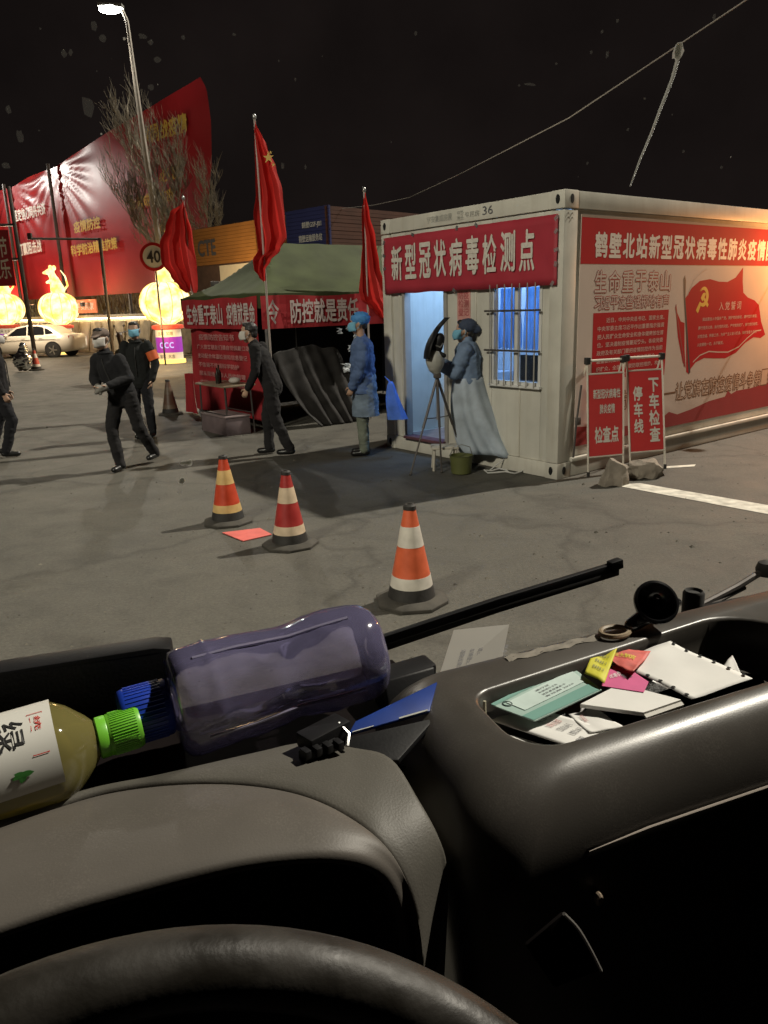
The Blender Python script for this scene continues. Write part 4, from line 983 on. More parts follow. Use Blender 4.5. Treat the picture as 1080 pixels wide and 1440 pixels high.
JKT = mat('dark_jacket', (.007, .007, .009), .95, var=.1, scale=9)
JKT2 = mat('dark_green_padded', (.008, .009, .009), .95, var=.12, scale=7)
JKT3 = mat('black_coat', (.006, .005, .006), .95, var=.1, scale=8)
TRS = mat('dark_trousers', (.009, .008, .009), .95, var=.1, scale=9)
TRS2 = mat('navy_trousers', (.007, .007, .010), .95, var=.1, scale=9)
SHOE = mat('black_shoe', (.010, .010, .010), .35, var=.2)
MASKB = mat('blue_mask', (.16, .40, .55), .8, var=.05); MASKW = mat('pale_mask', (.55, .52, .48), .8, var=.05)
GRT = mat('grey_green_trousers', (.16, .18, .14), .85, var=.2, scale=6)
GOWN = cloth('blue_gown_film', (.13, .20, .38), .3, var=.22, scale=5)
GOWN2 = cloth('pale_gown_film', (.60, .68, .77), .45, var=.2, scale=5)
GOWN3 = cloth('grey_blue_gown', (.20, .28, .42), .25, var=.22, scale=5)

person('person in black standing at the very edge of the photo, mostly cut off', (-5.02, 10.15, 0), R(-70),
    dict(knR=(.10, .10, .49), anR=(.10, -.02, .085), knL=(-.10, -.06, .50), anL=(-.13, -.22, .10)), JKT3, TRS2, SHOE, MASKW)
def flatcap(t, h):
    blob(lambda mb: (mb.ell(h(0, -.01, .062), (.092, .106, .070)), mb.cap(h(0, .07, .045), h(0, .125, .030), .060, .045, ((0, 0, 1), .22))), 'flat_cap', mat('taupe_cap', (.15, .11, .09), .85, var=.2), t, .009, 3, .004)
def held_cup(t, j, h):
    M().lathe([(.03, 0), (.036, .10), (.037, .105), (.02, .107)], 14, (.02, .30, 1.0)).build('paper_cup', mat('pale_cup', (.4, .38, .34), .7), t, smooth=True)
person('older person in flat cap and pale mask striding past with hands clasped', (-3.05, 9.05, 0), R(165),
    dict(pelvis=(-.02, 0, .90), chest=(.06, .06, 1.20), neck=(.09, .09, 1.37), head=(.10, .12, 1.53), shR=(.215, .08, 1.31), shL=(-.07, .06, 1.30), elR=(.30, .06, 1.07), elL=(-.17, .06, 1.08), wrR=(.13, .25, 1.0), wrL=(-.02, .27, 1.01),
        hipR=(.07, 0, .88), hipL=(-.10, 0, .88), knR=(.07, .18, .50), anR=(.02, .16, .085), knL=(-.13, -.08, .48), anL=(-.13, -.36, .13)),
    JKT, TRS, SHOE, MASKW, flatcap, glove=mat('grey_glove', (.20, .19, .17), .9))
def armband(t, j, h):
    a, b = j['elL'].lerp(j['shL'], .15), j['elL'].lerp(j['shL'], .62)
    M().tube([a, b], [.078, .084], 14, caps=False).build('armband', mat('orange_armband', (.62, .12, .03), .6, var=.1), t, smooth=True)
person('person in dark padded jacket with blue mask and orange armband', (-3.53, 11.35, 0), R(183),
    dict(elL=(-.26, .02, 1.10), wrL=(-.20, .10, .86), elR=(.24, .0, 1.09), wrR=(.16, .12, .90)), JKT2, TRS2, SHOE, MASKB, coat_hem=.74, sleeve=.052, extra=armband)
person('person in black coat striding past the grey tent curtain with arms down', (-1.36, 9.62, 0), R(84),
    dict(pelvis=(0, 0, .92), chest=(0, .10, 1.21), neck=(0, .17, 1.38), head=(0, .23, 1.53), shR=(.165, .13, 1.35), shL=(-.165, .13, 1.35), elR=(.21, .08, 1.08), wrR=(.20, .02, .83), elL=(-.21, .13, 1.08), wrL=(-.19, .25, .87),
        hipR=(.085, 0, .90), hipL=(-.085, 0, .90), knR=(.09, .10, .50), anR=(.09, .10, .085), knL=(-.09, -.05, .47), anL=(-.09, -.20, .095)),
    JKT3, TRS, SHOE, MASKW, coat_hem=.76)
def bouffant(col):
    def f(t, h): blob(lambda mb: mb.ell(h(0, -.022, .058), (.103, .122, .090)), 'bouffant_cap', col, t, .009, 2, .010, 30)
    return f
def gown5(t, j, h):
    def g1(mb):
        mb.cap((0, 0, 1.28), (0, .01, .70), .185, .215, ((0, 1, 0), .80)); mb.cap((0, 0, 1.25), (0, 0, 1.37), .18, .11, fl5); mb.cap((0, 0, 1.35), (0, 0, 1.42), .085, .07)
        for q in 'RL': mb.cap(j['sh'+q], j['el'+q], .088, .078); mb.cap(j['el'+q], j['wr'+q], .076, .055)
    fl5 = ((0, 1, 0), .72)
    blob(g1, 'gown', GOWN, t, .012, 3, .034, 6, cut=.78, seed=3)
    blob(lambda mb: mb.cap((0, 0, .95), (0, -.02, .40), .19, .205, ((0, 1, 0), .85)), 'under_gown', cloth('dull_gown_film', (.24, .31, .40), .3, var=.2, scale=5), t, .013, 3, .022, 6, cut=.50, seed=5)
person('person in blue protective gown and blue cap standing by the cabin corner', (-.20, 9.42, 0), R(88),
    dict(head=(0, .03, 1.60), neck=(0, .0, 1.43), elR=(.23, -.05, 1.10), wrR=(.21, -.07, .84), elL=(-.22, .02, 1.10), wrL=(-.2, .12, .88), anR=(.08, .02, .085), anL=(-.09, .02, .085), knR=(.09, .03, .49), knL=(-.09, .03, .49)),
    None, GRT, SHOE, MASKB, bouffant(mat('blue_cap_film', (.06, .24, .55), .7, var=.15)), extra=gown5)
def bun(t, h): blob(lambda mb: (mb.ell(h(0, -.03, .055), (.100, .115, .088)), mb.ell(h(0, -.13, .02), (.05, .05, .05))), 'surgical_cap', mat('slate_cap', (.035, .05, .09), .8, var=.2), t, .009, 2, .009, 25)
def gown6(t, j, h):
    fl6 = ((0, 1, 0), .74)
    def g1(mb):
        mb.cap((0, 0, 1.24), (0, .0, .80), .185, .20, ((0, 1, 0), .80)); mb.cap((0, 0, 1.22), (0, 0, 1.34), .18, .11, fl6); mb.cap((0, 0, 1.32), (0, 0, 1.39), .085, .07)
        for q in 'RL': mb.cap(j['sh'+q], j['el'+q], .088, .074); mb.cap(j['el'+q], j['wr'+q], .072, .05)
    blob(g1, 'gown', GOWN3, t, .012, 3, .034, 6, cut=.90, seed=8)
    def g2(mb):
        rs = []
        for k in range(17):
            q = k/16; z = 1.0-.84*q; rs.append([((.19+.10*q)*math.cos(a)*(1+(.03+.10*q)*math.sin(a*7+q+1.5*math.sin(a*2))), -.30*q*q+(.165+.20*q)*math.sin(a)*(1+(.03+.10*q)*math.sin(a*7+q+1.5*math.sin(a*2))), z+.02*q*math.sin(a*5)) for a in [2*math.pi*i/110 for i in range(110)]])
        mb.rings(rs)
    mb = M(); g2(mb)
    mb.build('long_gown', GOWN2, t, smooth=True, angle=180)
    M().tube([(.17, -.10, 1.30), (.19, -.20, 1.1), (.1, -.24, .9)], .03, 8).build('bag_strap', RUBBER, t, smooth=True)
person('person in long pale blue gown working the camera on the tripod', (.985, 8.62, 0), R(80),
    dict(neck=(0, 0, 1.36), chest=(0, 0, 1.18), head=(0, .03, 1.50), shR=(.165, .02, 1.31), shL=(-.165, .02, 1.31), elR=(.20, .12, 1.06), wrR=(.12, .30, 1.16), elL=(-.20, .12, 1.06), wrL=(-.10, .31, 1.14)),
    None, GRT, SHOE, MASKB, bun, extra=gown6)
# blue bag hanging beside the gowned person
pb = thing('plastic_bag', 'bright blue plastic bag hanging beside the gowned person at the cabin corner', 'bag', (.13, 9.25, .40))
rows = []
for k in range(11):
    q = k/10; rad = .02+.10*q**.7
    rows.append([(rad*math.cos(a)*(1+.12*math.sin(a*5+q*2))+.07*q*q, rad*.5*math.sin(a)*(1+.12*math.sin(a*5)), .52-.46*q) for a in [2*math.pi*i/36 for i in range(36)]])
M().rings(rows).build('bag_film', cloth('bright_blue_film', (.16, .34, .85), .5, var=.2, scale=7), pb, smooth=True, angle=80)
M().tube([(-.01, 0, .52), (-.07, 0, .58), (-.02, 0, .52)], .008, 5).build('handle_loop', bpy.data.materials['bright_blue_film'], pb)

# ------------------------------------------------------------------ tripod with hooded camera
tp = thing('camera_tripod', 'spindly tripod with a hooded camera standing before the cabin door', 'tripod', (.60, 8.24, 0))
ap = Vector((.02, .05, 1.04))
for q in ((-.30, -.10, 0), (.05, -.02, .0), (.36, .35, 0)):
    qv = Vector(q); md = ap.lerp(qv, .52)
    M().tube([ap, md], .015, 7).tube([md, qv], .010, 7).ell(qv+Vector((0, 0, .012)), (.018, .018, .014)).build('leg', DKSTEEL, tp, smooth=True)
    M().tube([ap.lerp(qv, .42), Vector((.02, .06, .60))], .006, 5).build('spreader', DKSTEEL, tp)
M().tube([(.02, .05, .58), (.02, .05, 1.16)], .014, 8).build('centre_column', STEEL, tp, smooth=True)
M().box((.02, .05, 1.06), (.08, .08, .06)).build('tripod_head', DKSTEEL, tp, bevel=.01)
blob(lambda mb: (mb.ell((.0, .05, 1.22), (.105, .10, .13)), mb.cap((.0, .05, 1.14), (.02, .05, 1.08), .08, .04)), 'camera_body', mat('grey_housing', (.34, .34, .31), .5, var=.1), tp, .012, 3)
# hood: a curved shell like a leaf standing on edge
rows = []
for j_ in range(17):
    q = j_/16; z = 1.24+.42*q; wdt = .115*math.sin(math.pi*min(1, (q*.86+.30)))**.8*(1-q**3*.9)+.004
    rows.append([(-.12+.23*q*q+.075*(1-math.cos(b))+wdt*.25*0, .05+wdt*1.3*math.sin(b), z) for b in [-1.3+2.6*i/12 for i in range(13)]])
M().grid(rows).build('hood', BLACK, tp, smooth=True, fix=False, solid=.008)
M().cap((.02, .04, 1.36), (.05, .03, 1.45), .065, .055).cap((.02, .02, 1.30), (.09, .0, 1.27), .03, .025).build('hood_bracket', BLACK, tp, smooth=True)
M().tube([(.0, -.02, 1.38), (.05, -.05, 1.36), (.08, -.03, 1.40)], .008, 6).build('chrome_lever', STEEL, tp, smooth=True)
bk_ = thing('bucket', 'squat olive bucket under the tripod by the cabin', 'bucket', (.86, 8.16, 0))
M().lathe([(.09, 0), (.11, .01), (.125, .20), (.13, .205), (.118, .205), (.105, .03)], 20).build('bucket_body', mat('olive_plastic', (.10, .11, .035), .55, var=.1), bk_, smooth=True)
M().tube([(-.125, 0, .19), (-.09, -.05, .30), (0, -.06, .33), (.09, -.05, .30), (.125, 0, .19)], .005, 5).build('bail', STEEL, bk_, smooth=True)
stl = thing('stool', 'small pale stool beside the olive bucket under the tripod', 'stool', (.70, 8.42, 0))
M().bb((-.15, -.12, .24), (.15, .12, .27)).build('seat', mat('pale_stool', (.5, .47, .40), .6), stl, bevel=.01)
for x in (-.13, .13):
    for y in (-.1, .1): M().tube([(x, y, 0), (x*.9, y*.9, .24)], .014, 6).build('leg', bpy.data.materials['pale_stool'], stl)
cbz = thing('loose_cable', 'loose white cable coiled on dark ground by the cabin', 'cable', (1.12, 8.1, 0))
M().tube([(.25*math.cos(a*.55)*(1-.06*a)+.03*a, .09*math.sin(a*.55), .012+.012*(a % 3)) for a in range(26)], .008, 5).tube([(.05, .1, .01), (.3, .22, .16), (.42, .3, .02), (.7, .1, .01)], .007, 5).build('cable_run', mat('white_cable', (.5, .5, .48), .5), cbz, smooth=True)

# ------------------------------------------------------------------ traffic cones
CBLK = mat('cone_black', (.022, .020, .018), .7, var=.3, scale=14, bump=.1)
CBASE = mat('cone_dusty_base', (.050, .045, .037), .85, var=.3, scale=10)
def cone_set(label, loc, rz, red, refl, sc, grp='traffic cones on the yard', plain=False):
    t = thing('traffic_cone', label, 'traffic cone', loc, rz, grp)
    oc = []
    for (r_, z) in ((.235, 0), (.235, .022), (.21, .036), (.165, .044)):
        oc.append([(r_*math.cos(a)*1.0, r_*math.sin(a), z) for a in [math.pi/8+k*math.pi/4 for k in range(8)]])
    M().rings(oc).build('base', CBASE, t, bevel=.004)
    H = .62; prof = lambda z: .148-(.148-.033)*(z-.04)/(H-.04)
    def seg(n, z0, z1, m, ex=0.0):
        k = 4; pr = [(prof(z0)+ex-.002, z0)]+[(prof(z0+(z1-z0)*i/k)+ex, z0+(z1-z0)*i/k) for i in range(k+1)]+[(prof(z1)+ex-.002, z1)]
        return M().lathe(pr, 28).build(n, m, t, smooth=True, angle=50)
    seg('foot', .04, .115, CBLK, .002)
    seg('reflective_band', .115, .185, refl, .001); seg('sleeve', .185, .372, red); seg('reflective_band', .372, .498, refl, .001); seg('sleeve', .498, .598, red)
    M().lathe([(.038, .598), (.041, .60), (.040, .622), (.030, .632), (.018, .632), (.016, .60)], 20).build('tip', CBLK, t, smooth=True)
    t.scale = (sc, sc, sc); return t
def cmat(n, c): return mat(n, c, .42, var=.16, scale=10, rvar=.1)
cone_set('red cone with yellowish bands farthest back, beside the red card', (-1.375, 6.47, 0), .2, cmat('cone_red_a', (.50, .055, .02)), cmat('cone_yellow_band', (.62, .42, .17)), .95)
cone_set('darker red cone with cream bands, standing between the other two', (-.748, 5.74, 0), .5, cmat('cone_red_b', (.34, .028, .025)), cmat('cone_cream_band', (.60, .47, .33)), .95)
cone_set('bright orange cone with white bands nearest the truck', (.157, 4.48, 0), .1, cmat('cone_orange', (.60, .115, .045)), cmat('cone_white_band', (.60, .56, .49)), 1.0)
cone_set('dull cone coloured as if shaded, standing near the red tent corner', (-3.84, 13.93, 0), .3, cmat('cone_shaded', (.11, .06, .04)), cmat('cone_shaded_band', (.14, .10, .07)), 1.0)  # dull colours hold the shade this unlit cone stands in
cone_set('tiny far red and white cone before the white car', (-11.95, 27.0, 0), .3, cmat('cone_far', (.4, .05, .03)), cmat('cone_far_band', (.55, .5, .45)), 1.15)
# silver foil bundle
fb = thing('foil_bundle', 'shiny silver plastic bundle on the yard before the white car', 'bundle', (-12.15, 26.5, 0)); fb.scale = (.78, .78, .72)
blob(lambda mb: (mb.ell((0, 0, .5), (.42, .3, .5)), mb.ell((.1, 0, 1.0), (.2, .2, .35))), 'foil', mat('silver_foil', (.6, .6, .58), .18, metal=.9, var=.1), fb, .04, 1, .09, 6)
# red card on the ground
rcd = M().slab([(-1.36, 6.12, .004), (-1.06, 6.22, .004), (-.93, 6.02, .004), (-1.14, 5.86, .004)], (0, 0, .006)).build('red_card', mat('faded_red_card', (.60, .13, .11), .8, var=.12, scale=9))
tag(rcd, 'faded red card lying flat between two cones', 'card')

# ------------------------------------------------------------------ folding signs and rocks
SIGNR = mat('sign_red', (.56, .045, .045), .5, var=.06, scale=3); TUBE = mat('white_tube', (.60, .56, .48), .45, var=.1)
SIGNT = mat('sign_white_print', (.68, .63, .56), .55, var=.05)
def folding_sign(label, loc, rz, lines, tilt=8):
    t = thing('folding_sign', label, 'sign', loc, rz, 'red folding checkpoint signs')
    w_, zt, lean = .42, 1.19, math.tan(R(tilt))
    def F(x, z, y=0.0): return (x, z*lean+y, z)
    for s in (-1, 1):
        M().tube([F(s*w_/2, .0), F(s*w_/2, zt)], .011, 8).build('leg', TUBE, t, smooth=True)
        M().tube([F(s*w_/2*.98, zt-.02, .02), (s*w_/2*.96, zt*lean+.42, .0)], .010, 8).build('leg', TUBE, t, smooth=True)
        M().box(F(s*w_/2, zt), (.05, .055, .07)).build('corner_joint', RUBBER, t, bevel=.008)
        M().lathe([(.016, 0), (.016, .05)], 8, (s*w_/2, 0, 0)).build('foot', RUBBER, t)
    for z in (zt, 1.055, .20): M().tube([F(-w_/2, z), F(w_/2, z)], .010 if z < 1.1 else .013, 8).build('crossbar', TUBE, t, smooth=True)
    M().slab([F(-w_/2+.012, .21, -.004), F(w_/2-.012, .21, -.004), F(w_/2-.012, 1.045, -.004), F(-w_/2+.012, 1.045, -.004)], (0, .012, 0)).build('panel', SIGNR, t)
    for (s, x, z, wd, ht, b_, ls) in lines: text(t, s, SIGNT, F(x, z, -.009), (1, 0, 0), (0, lean, 1), wd, ht, bold=b_, line=ls)
    return t
folding_sign('red folding sign with three rows of white characters beside the corner post', (2.36, 7.86, 0), R(16), [('新型冠状病毒性', -.15, .80, .32, .10, .02, 1), ('肺炎疫情', -.075, .645, .18, .10, .02, 1), ('检查点', -.135, .34, .285, .175, .03, 1)], 5)
folding_sign('red folding sign with two vertical columns of white characters', (2.86, 8.02, 0), R(14), [('停\n车\n线', -.155, .40, .115, .50, .03, 1.1), ('下\n车\n检\n查', .03, .30, .13, .68, .03, 1.05)], 9)
ROCK = mat('grey_rock', (.22, .19, .155), .9, var=.3, scale=5, bump=.5, bscale=25)
for (x, y, r_, lab, sd) in ((2.30, 7.40, (.16, .11, .17), 'small peaked rock holding the sign by the corner post', 2.0), (2.72, 7.73, (.23, .16, .15), 'broad pale rock holding the sign with vertical characters', 9.0)):
    rk = random.Random(sd); bm = bmesh.new()
    for k in range(17):
        d = Vector((rk.uniform(-1, 1), rk.uniform(-1, 1), rk.uniform(-.3, 1))).normalized()*rk.uniform(.85, 1.1)
        bm.verts.new((d.x*r_[0], d.y*r_[1], max(-.52*r_[2], d.z*r_[2])))
    for a in range(6): bm.verts.new((r_[0]*.95*math.cos(a), r_[1]*.95*math.sin(a), -.52*r_[2]))
    g_ = bmesh.ops.convex_hull(bm, input=bm.verts[:]); bmesh.ops.delete(bm, geom=list(set(g_['geom_interior']+g_['geom_unused'])), context='VERTS')
    bmesh.ops.subdivide_edges(bm, edges=bm.edges[:], cuts=3, use_grid_fill=True)
    for v in bm.verts: v.co += v.co.normalized()*.022*(noise.noise(v.co*14+Vector((sd, 0, 0)))+.5*noise.noise(v.co*33))
    me = bpy.data.meshes.new('rock'); bm.to_mesh(me); bm.free(); me.materials.append(ROCK)
    me.polygons.foreach_set('use_smooth', [True]*len(me.polygons)); me.set_sharp_from_angle(angle=R(24))
    o = bpy.data.objects.new('rock', me); COL.objects.link(o); o.location = (x, y, r_[2]*.53); tag(o, lab, 'rock', 'rocks weighing down the signs')
mb = M().ell((0, 0, .02), (.05, .03, .025), n=8, m=5).ell((.11, .04, .02), (.03, .03, .02), n=8, m=5).ell((-.1, .02, .015), (.035, .02, .018), n=8, m=5)
o = mb.build('rubble', ROCK); o.location = (2.52, 7.72, 0); o['kind'] = 'stuff'
HOOD_G=[[-0.1891,0.5757,1.418],[-0.1237,0.5761,1.42],[-0.0722,0.5863,1.42],[-0.0312,0.5926,1.42],[0.0068,0.5939,1.42],[0.0509,0.5833,1.42],[0.094,0.5635,1.42],[0.127,0.5402,1.42],[0.1519,0.5139,1.42],[0.1714,0.4857,1.417],[0.1861,0.4586,1.41],[0.1967,0.4416,1.395],[0.203,0.4298,1.375],[0.2066,0.424,1.35],[0.2077,0.4202,1.32],[0.2094,0.4217,1.27]]
HOOD_E=[[-0.168,0.4736,1.42],[-0.1117,0.4701,1.425],[-0.0677,0.4685,1.428],[-0.0296,0.4671,1.43],[0.0102,0.4649,1.43],[0.0474,0.462,1.43],[0.0858,0.4567,1.43],[0.1199,0.4497,1.428],[0.1492,0.4421,1.424],[0.1718,0.4372,1.415],[0.1872,0.4346,1.402],[0.1956,0.4324,1.386],[0.2016,0.4315,1.362],[0.2044,0.431,1.335],[0.2042,0.4272,1.305],[0.2044,0.4271,1.26]]
PANEL_O=[[-0.1923,0.5911,1.418],[-0.1252,0.5896,1.42],[-0.0725,0.5997,1.42],[-0.0361,0.6053,1.42],[0.0023,0.6069,1.42],[0.042,0.6023,1.42],[0.0896,0.5989,1.42],[0.1333,0.5961,1.42],[0.1781,0.5909,1.42],[0.2149,0.5616,1.42],[0.2355,0.5336,1.42],[0.2358,0.4837,1.412],[0.2393,0.4577,1.395],[0.2413,0.4491,1.372],[0.2375,0.4464,1.335],[0.2328,0.4466,1.27]]
PANEL_G=[[-0.1892,0.5767,1.419],[-0.1237,0.5772,1.421],[-0.0721,0.5876,1.421],[-0.031,0.594,1.421],[0.0071,0.5954,1.421],[0.0512,0.5848,1.421],[0.0945,0.5649,1.421],[0.1275,0.5416,1.421],[0.1524,0.5152,1.421],[0.1719,0.4868,1.418],[0.1866,0.4597,1.411],[0.1972,0.4426,1.396],[0.2034,0.4307,1.376],[0.2071,0.4249,1.351],[0.2081,0.421,1.321],[0.2098,0.4226,1.271]]
P_GREEN=[[0.363,0.5728,1.418],[0.4778,0.5992,1.418],[0.4767,0.5452,1.418],[0.3856,0.5311,1.418]]
P_RECEIPT=[[0.3572,0.5636,1.418],[0.4023,0.5632,1.418],[0.4511,0.4927,1.418],[0.4095,0.4725,1.418],[0.3621,0.4893,1.418],[0.3577,0.4992,1.418]]
P_RECEIPT_R=[[0.4277,0.5343,1.418],[0.4266,0.5012,1.418],[0.4612,0.4946,1.418],[0.4596,0.5332,1.418]]
P_YELLOW=[[0.5278,0.6142,1.428],[0.5385,0.5942,1.428],[0.4801,0.5457,1.428],[0.4744,0.5696,1.428]]
P_PINK=[[0.5306,0.5843,1.418],[0.5283,0.5349,1.418],[0.5094,0.5215,1.418],[0.4799,0.5502,1.418],[0.5005,0.567,1.418]]
P_RED=[[0.5276,0.6164,1.428],[0.57,0.5773,1.428],[0.5188,0.5479,1.428],[0.5172,0.5763,1.428]]
P_PERF=[[0.5283,0.5817,1.418],[0.6146,0.5939,1.418],[0.6246,0.4909,1.418],[0.5399,0.4895,1.418]]
P_BOOK=[[0.44,0.5325,1.418],[0.5009,0.5459,1.418],[0.5335,0.496,1.418],[0.4843,0.4943,1.418]]
P_TAG=[[0.6232,0.5313,1.418],[0.6567,0.5445,1.418],[0.6335,0.5074,1.418],[0.6194,0.5112,1.418]]
P_UNDER=[[0.345,0.538,1.418],[0.3666,0.5409,1.418],[0.4151,0.4773,1.418],[0.3607,0.4875,1.418]]
BLUE_F=[[0.2134,0.5742,1.425],[0.2244,0.5835,1.43],[0.3251,0.6122,1.432],[0.2974,0.5766,1.425]]
BLUE_U=[[0.1967,0.5585,1.42],[0.2134,0.5742,1.425],[0.2974,0.5766,1.425],[0.2449,0.5361,1.42]]
SLOT=[[0.3613,0.418,1.3703],[0.4176,0.418,1.3705],[0.4824,0.418,1.3679],[0.5666,0.418,1.3644]]
LEVER=[[0.2586,0.36,1.3645],[0.2904,0.36,1.3785],[0.3031,0.36,1.3607],[0.3158,0.36,1.3361],[0.3271,0.36,1.3114],[0.2846,0.36,1.3149]]
DIRT=[[0.6047,0.6269,2.0271,9,14],[0.6375,0.6177,2.0578,4,5],[0.5643,0.6469,1.9603,3,3],[0.5033,0.6294,2.0186,3,3],[0.5222,0.6294,2.0185,4,6],[0.5109,0.6249,2.0335,3,3],[0.467,0.6332,2.006,3,2],[0.7023,0.6552,1.9327,4,3],[0.6445,0.6514,1.9455,3,3],[0.5244,0.6561,1.9297,3,3],[0.1184,0.7373,1.6591,8,4],[0.1239,0.737,1.66,5,5],[0.1162,0.7426,1.6415,5,6],[0.1207,0.74,1.6499,2,5],[0.113,0.7461,1.6298,5,4],[0.0131,0.6575,1.9251,5,9],[0.0602,0.6507,1.9478,9,14],[0.0493,0.6413,1.9791,4,5],[0.0531,0.6412,1.9794,3,4],[0.0719,0.6361,1.9963,4,6],[0.0772,0.6377,1.9911,5,5],[0.1038,0.637,1.9934,6,4],[0.1101,0.6378,1.9906,4,3],[0.113,0.641,1.9801,5,4],[0.1079,0.6457,1.9643,4,5],[0.1334,0.6362,1.9961,3,3],[0.0013,0.6624,1.9088,6,5],[0.0073,0.6523,1.9423,4,6],[0.1718,0.6346,2.0013,3,2],[0.2119,0.6607,1.9144,3,5],[0.2319,0.6602,1.9162,2,4],[0.3231,0.6301,2.0164,3,3],[0.5256,0.6219,2.0438,3,3],[0.4306,0.6388,1.9872,3,2],[0.4416,0.6383,1.9891,14,2],[0.5765,0.6389,1.9871,4,2],[0.9629,0.8155,1.3982,9,4],[0.3705,0.7114,1.7454,3,3],[0.2715,0.785,1.4999,3,9]]
STREAK=[[0.6057,0.6291,2.0198],[0.6045,0.6337,2.0042],[0.5993,0.6405,1.9815],[0.5945,0.6479,1.957],[0.5884,0.6546,1.9348],[0.5836,0.6617,1.9108]]
WIPER=[[0.3771,0.88,1.3578],[0.5687,0.88,1.3787],[0.7883,0.88,1.3968]]
WIPER2=[[0.9425,0.88,1.2829],[1.0495,0.88,1.2799],[1.2104,0.88,1.2733]]
WIPER3=[[0.9958,0.9,1.2807],[1.0782,0.9,1.2995],[1.1462,0.9,1.3183],[1.2283,0.9,1.3219]]
REFLQ=[[0.39,0.74,1.3502],[0.4556,0.81,1.3854],[0.5421,0.81,1.3754],[0.4823,0.74,1.3529]]

# ================================================================== the truck cab
# cab frame: x to the vehicle's right, y forward, z up; the cab stands turned 24 degrees in the yard
CR = R(24)
def vw(a, b, z): return Matrix.Rotation(CR, 3, 'Z') @ Vector((a, b, z))
DASH = mat('brown_grey_dash', (.098, .088, .077), .50, dust=.10, var=.14, scale=6, bump=.04, bscale=560, spec=.35, rvar=.08)
DASH2 = mat('grey_dash_trim', (.088, .082, .070), .52, dust=.10, var=.16, scale=11, bump=.07, bscale=520, spec=.35)
POD = mat('dark_grey_console', (.060, .054, .047), .36, dust=.07, var=.12, scale=7, bump=.03, bscale=700, spec=.5, rvar=.05)
TRAY = mat('tray_black', (.010, .008, .008), .6, var=.25, scale=12, bump=.04, bscale=300, spec=.03)
WHEEL = mat('worn_wheel_rim', (.015, .013, .010), .48, var=.35, scale=26, bump=.04, bscale=220, spec=.42, rvar=.2)
cab = thing('truck_cab', 'worn dark truck cab interior with dashboard, console and steering wheel', 'truck cab', (0, 0, 0), CR)
def spl(P, n):
    """Catmull-Rom through P"""
    P = [Vector(p) for p in P]; o = []
    for i in range(len(P)-1):
        a, b, c, d = P[max(i-1, 0)], P[i], P[i+1], P[min(i+2, len(P)-1)]
        for k in range(n):
            t = k/n
            o.append(.5*((2*b)+(c-a)*t+(2*a-5*b+4*c-d)*t*t+(3*b-a-3*c+d)*t**3))
    o.append(P[-1]); return o
G_, E_ = spl(HOOD_G, 5), spl(HOOD_E, 5)
# instrument hood: crowned top from the seam to a rolled front edge, then back under into the dark
rows = []
rows.append([g+Vector((0, 0, -.02)) for g in G_]); rows.append([g+Vector((0, 0, -.003)) for g in G_])
for t in (.04, .12, .25, .4, .55, .7, .82, .92, 1.0):
    rows.append([g.lerp(e, t)+Vector((0, 0, .007*math.sin(math.pi*t)+(.0015 if t < .9 else 0))) for g, e in zip(G_, E_)])
def inward(i):
    a, b = E_[max(i-1, 0)], E_[min(i+1, len(E_)-1)]; d = (b-a)
    return d
for (f, dn) in ((.0015, -.0025), (.003, -.006), (.0015, -.0105), (-.004, -.0125), (-.03, -.010), (-.075, -.004)):
    row = []
    for i, e in enumerate(E_):
        ctr = Vector((.02, .40, 1.30)); out = Vector((e.x-ctr.x, 0, e.z-ctr.z)); out.normalize()
        row.append(e+Vector((0, -f, 0))+out*dn)
    rows.append(row)
M().grid(rows).build('instrument_hood', DASH, cab, smooth=True, fix=True, angle=75)
# trim panel round the hood, with a side that drops away beside the console
O_, Q_ = spl(PANEL_O, 5), spl(PANEL_G, 5)
rows = [[q+Vector((0, 0, -.02)) for q in Q_], [q+Vector((0, 0, -.002)) for q in Q_]]
for t in (.06, .2, .4, .6, .8, .94, 1.0): rows.append([q.lerp(o_, t)+Vector((0, 0, .003*math.sin(math.pi*t))) for q, o_ in zip(Q_, O_)])
ctr = Vector((.10, .46, 1.2))
for (k, dz) in ((.002, -.002), (.0035, -.006), (.004, -.03), (.0, -.10)):
    rows.append([o_+Vector(((o_.x-ctr.x), (o_.y-ctr.y), 0)).normalized()*k+Vector((0, 0, dz)) for o_ in O_])
M().grid(rows).build('dash_trim', DASH2, cab, smooth=True, angle=75)
# dark instrument recess and lower panels
M().bb((-.6, .50, 1.0), (.205, .56, 1.395)).build('instrument_face', HOLE, cab)
M().bb((-.6, .46, .7), (.26, .52, 1.15)).build('lower_dash', TRAY, cab, bevel=.01)
# bottle tray along the windscreen: floor, near wall, far walls
M().bb((-.7, .56, 1.37), (.345, .765, 1.388)).build('tray_floor', TRAY, cab)
M().slab([(-.7, .585, 1.30), (.245, .562, 1.30), (.245, .562, 1.416), (.17, .585, 1.417), (.0, .598, 1.417), (-.7, .585, 1.417)], (0, .01, 0)).build('tray_near_wall', TRAY, cab)
M().slab([(-.70, .80, 1.38), (.088, .730, 1.38), (.0865, .730, 1.475), (.07, .733, 1.478), (-.068, .755, 1.475), (-.70, .82, 1.46)], (.006, .03, 0)).build('tray_back_wall', BLACK, cab, bevel=.003)
M().slab([(.286, .656, 1.38), (.345, .656, 1.38), (.35, .658, 1.428), (.286, .656, 1.426)], (0, .03, 0)).build('tray_back_wall', BLACK, cab, bevel=.004)
M().slab([(.284, .640, 1.40), (.338, .640, 1.406), (.345, .655, 1.427), (.286, .655, 1.425)], (0, .012, 0)).build('tray_end', BLACK, cab, bevel=.002)
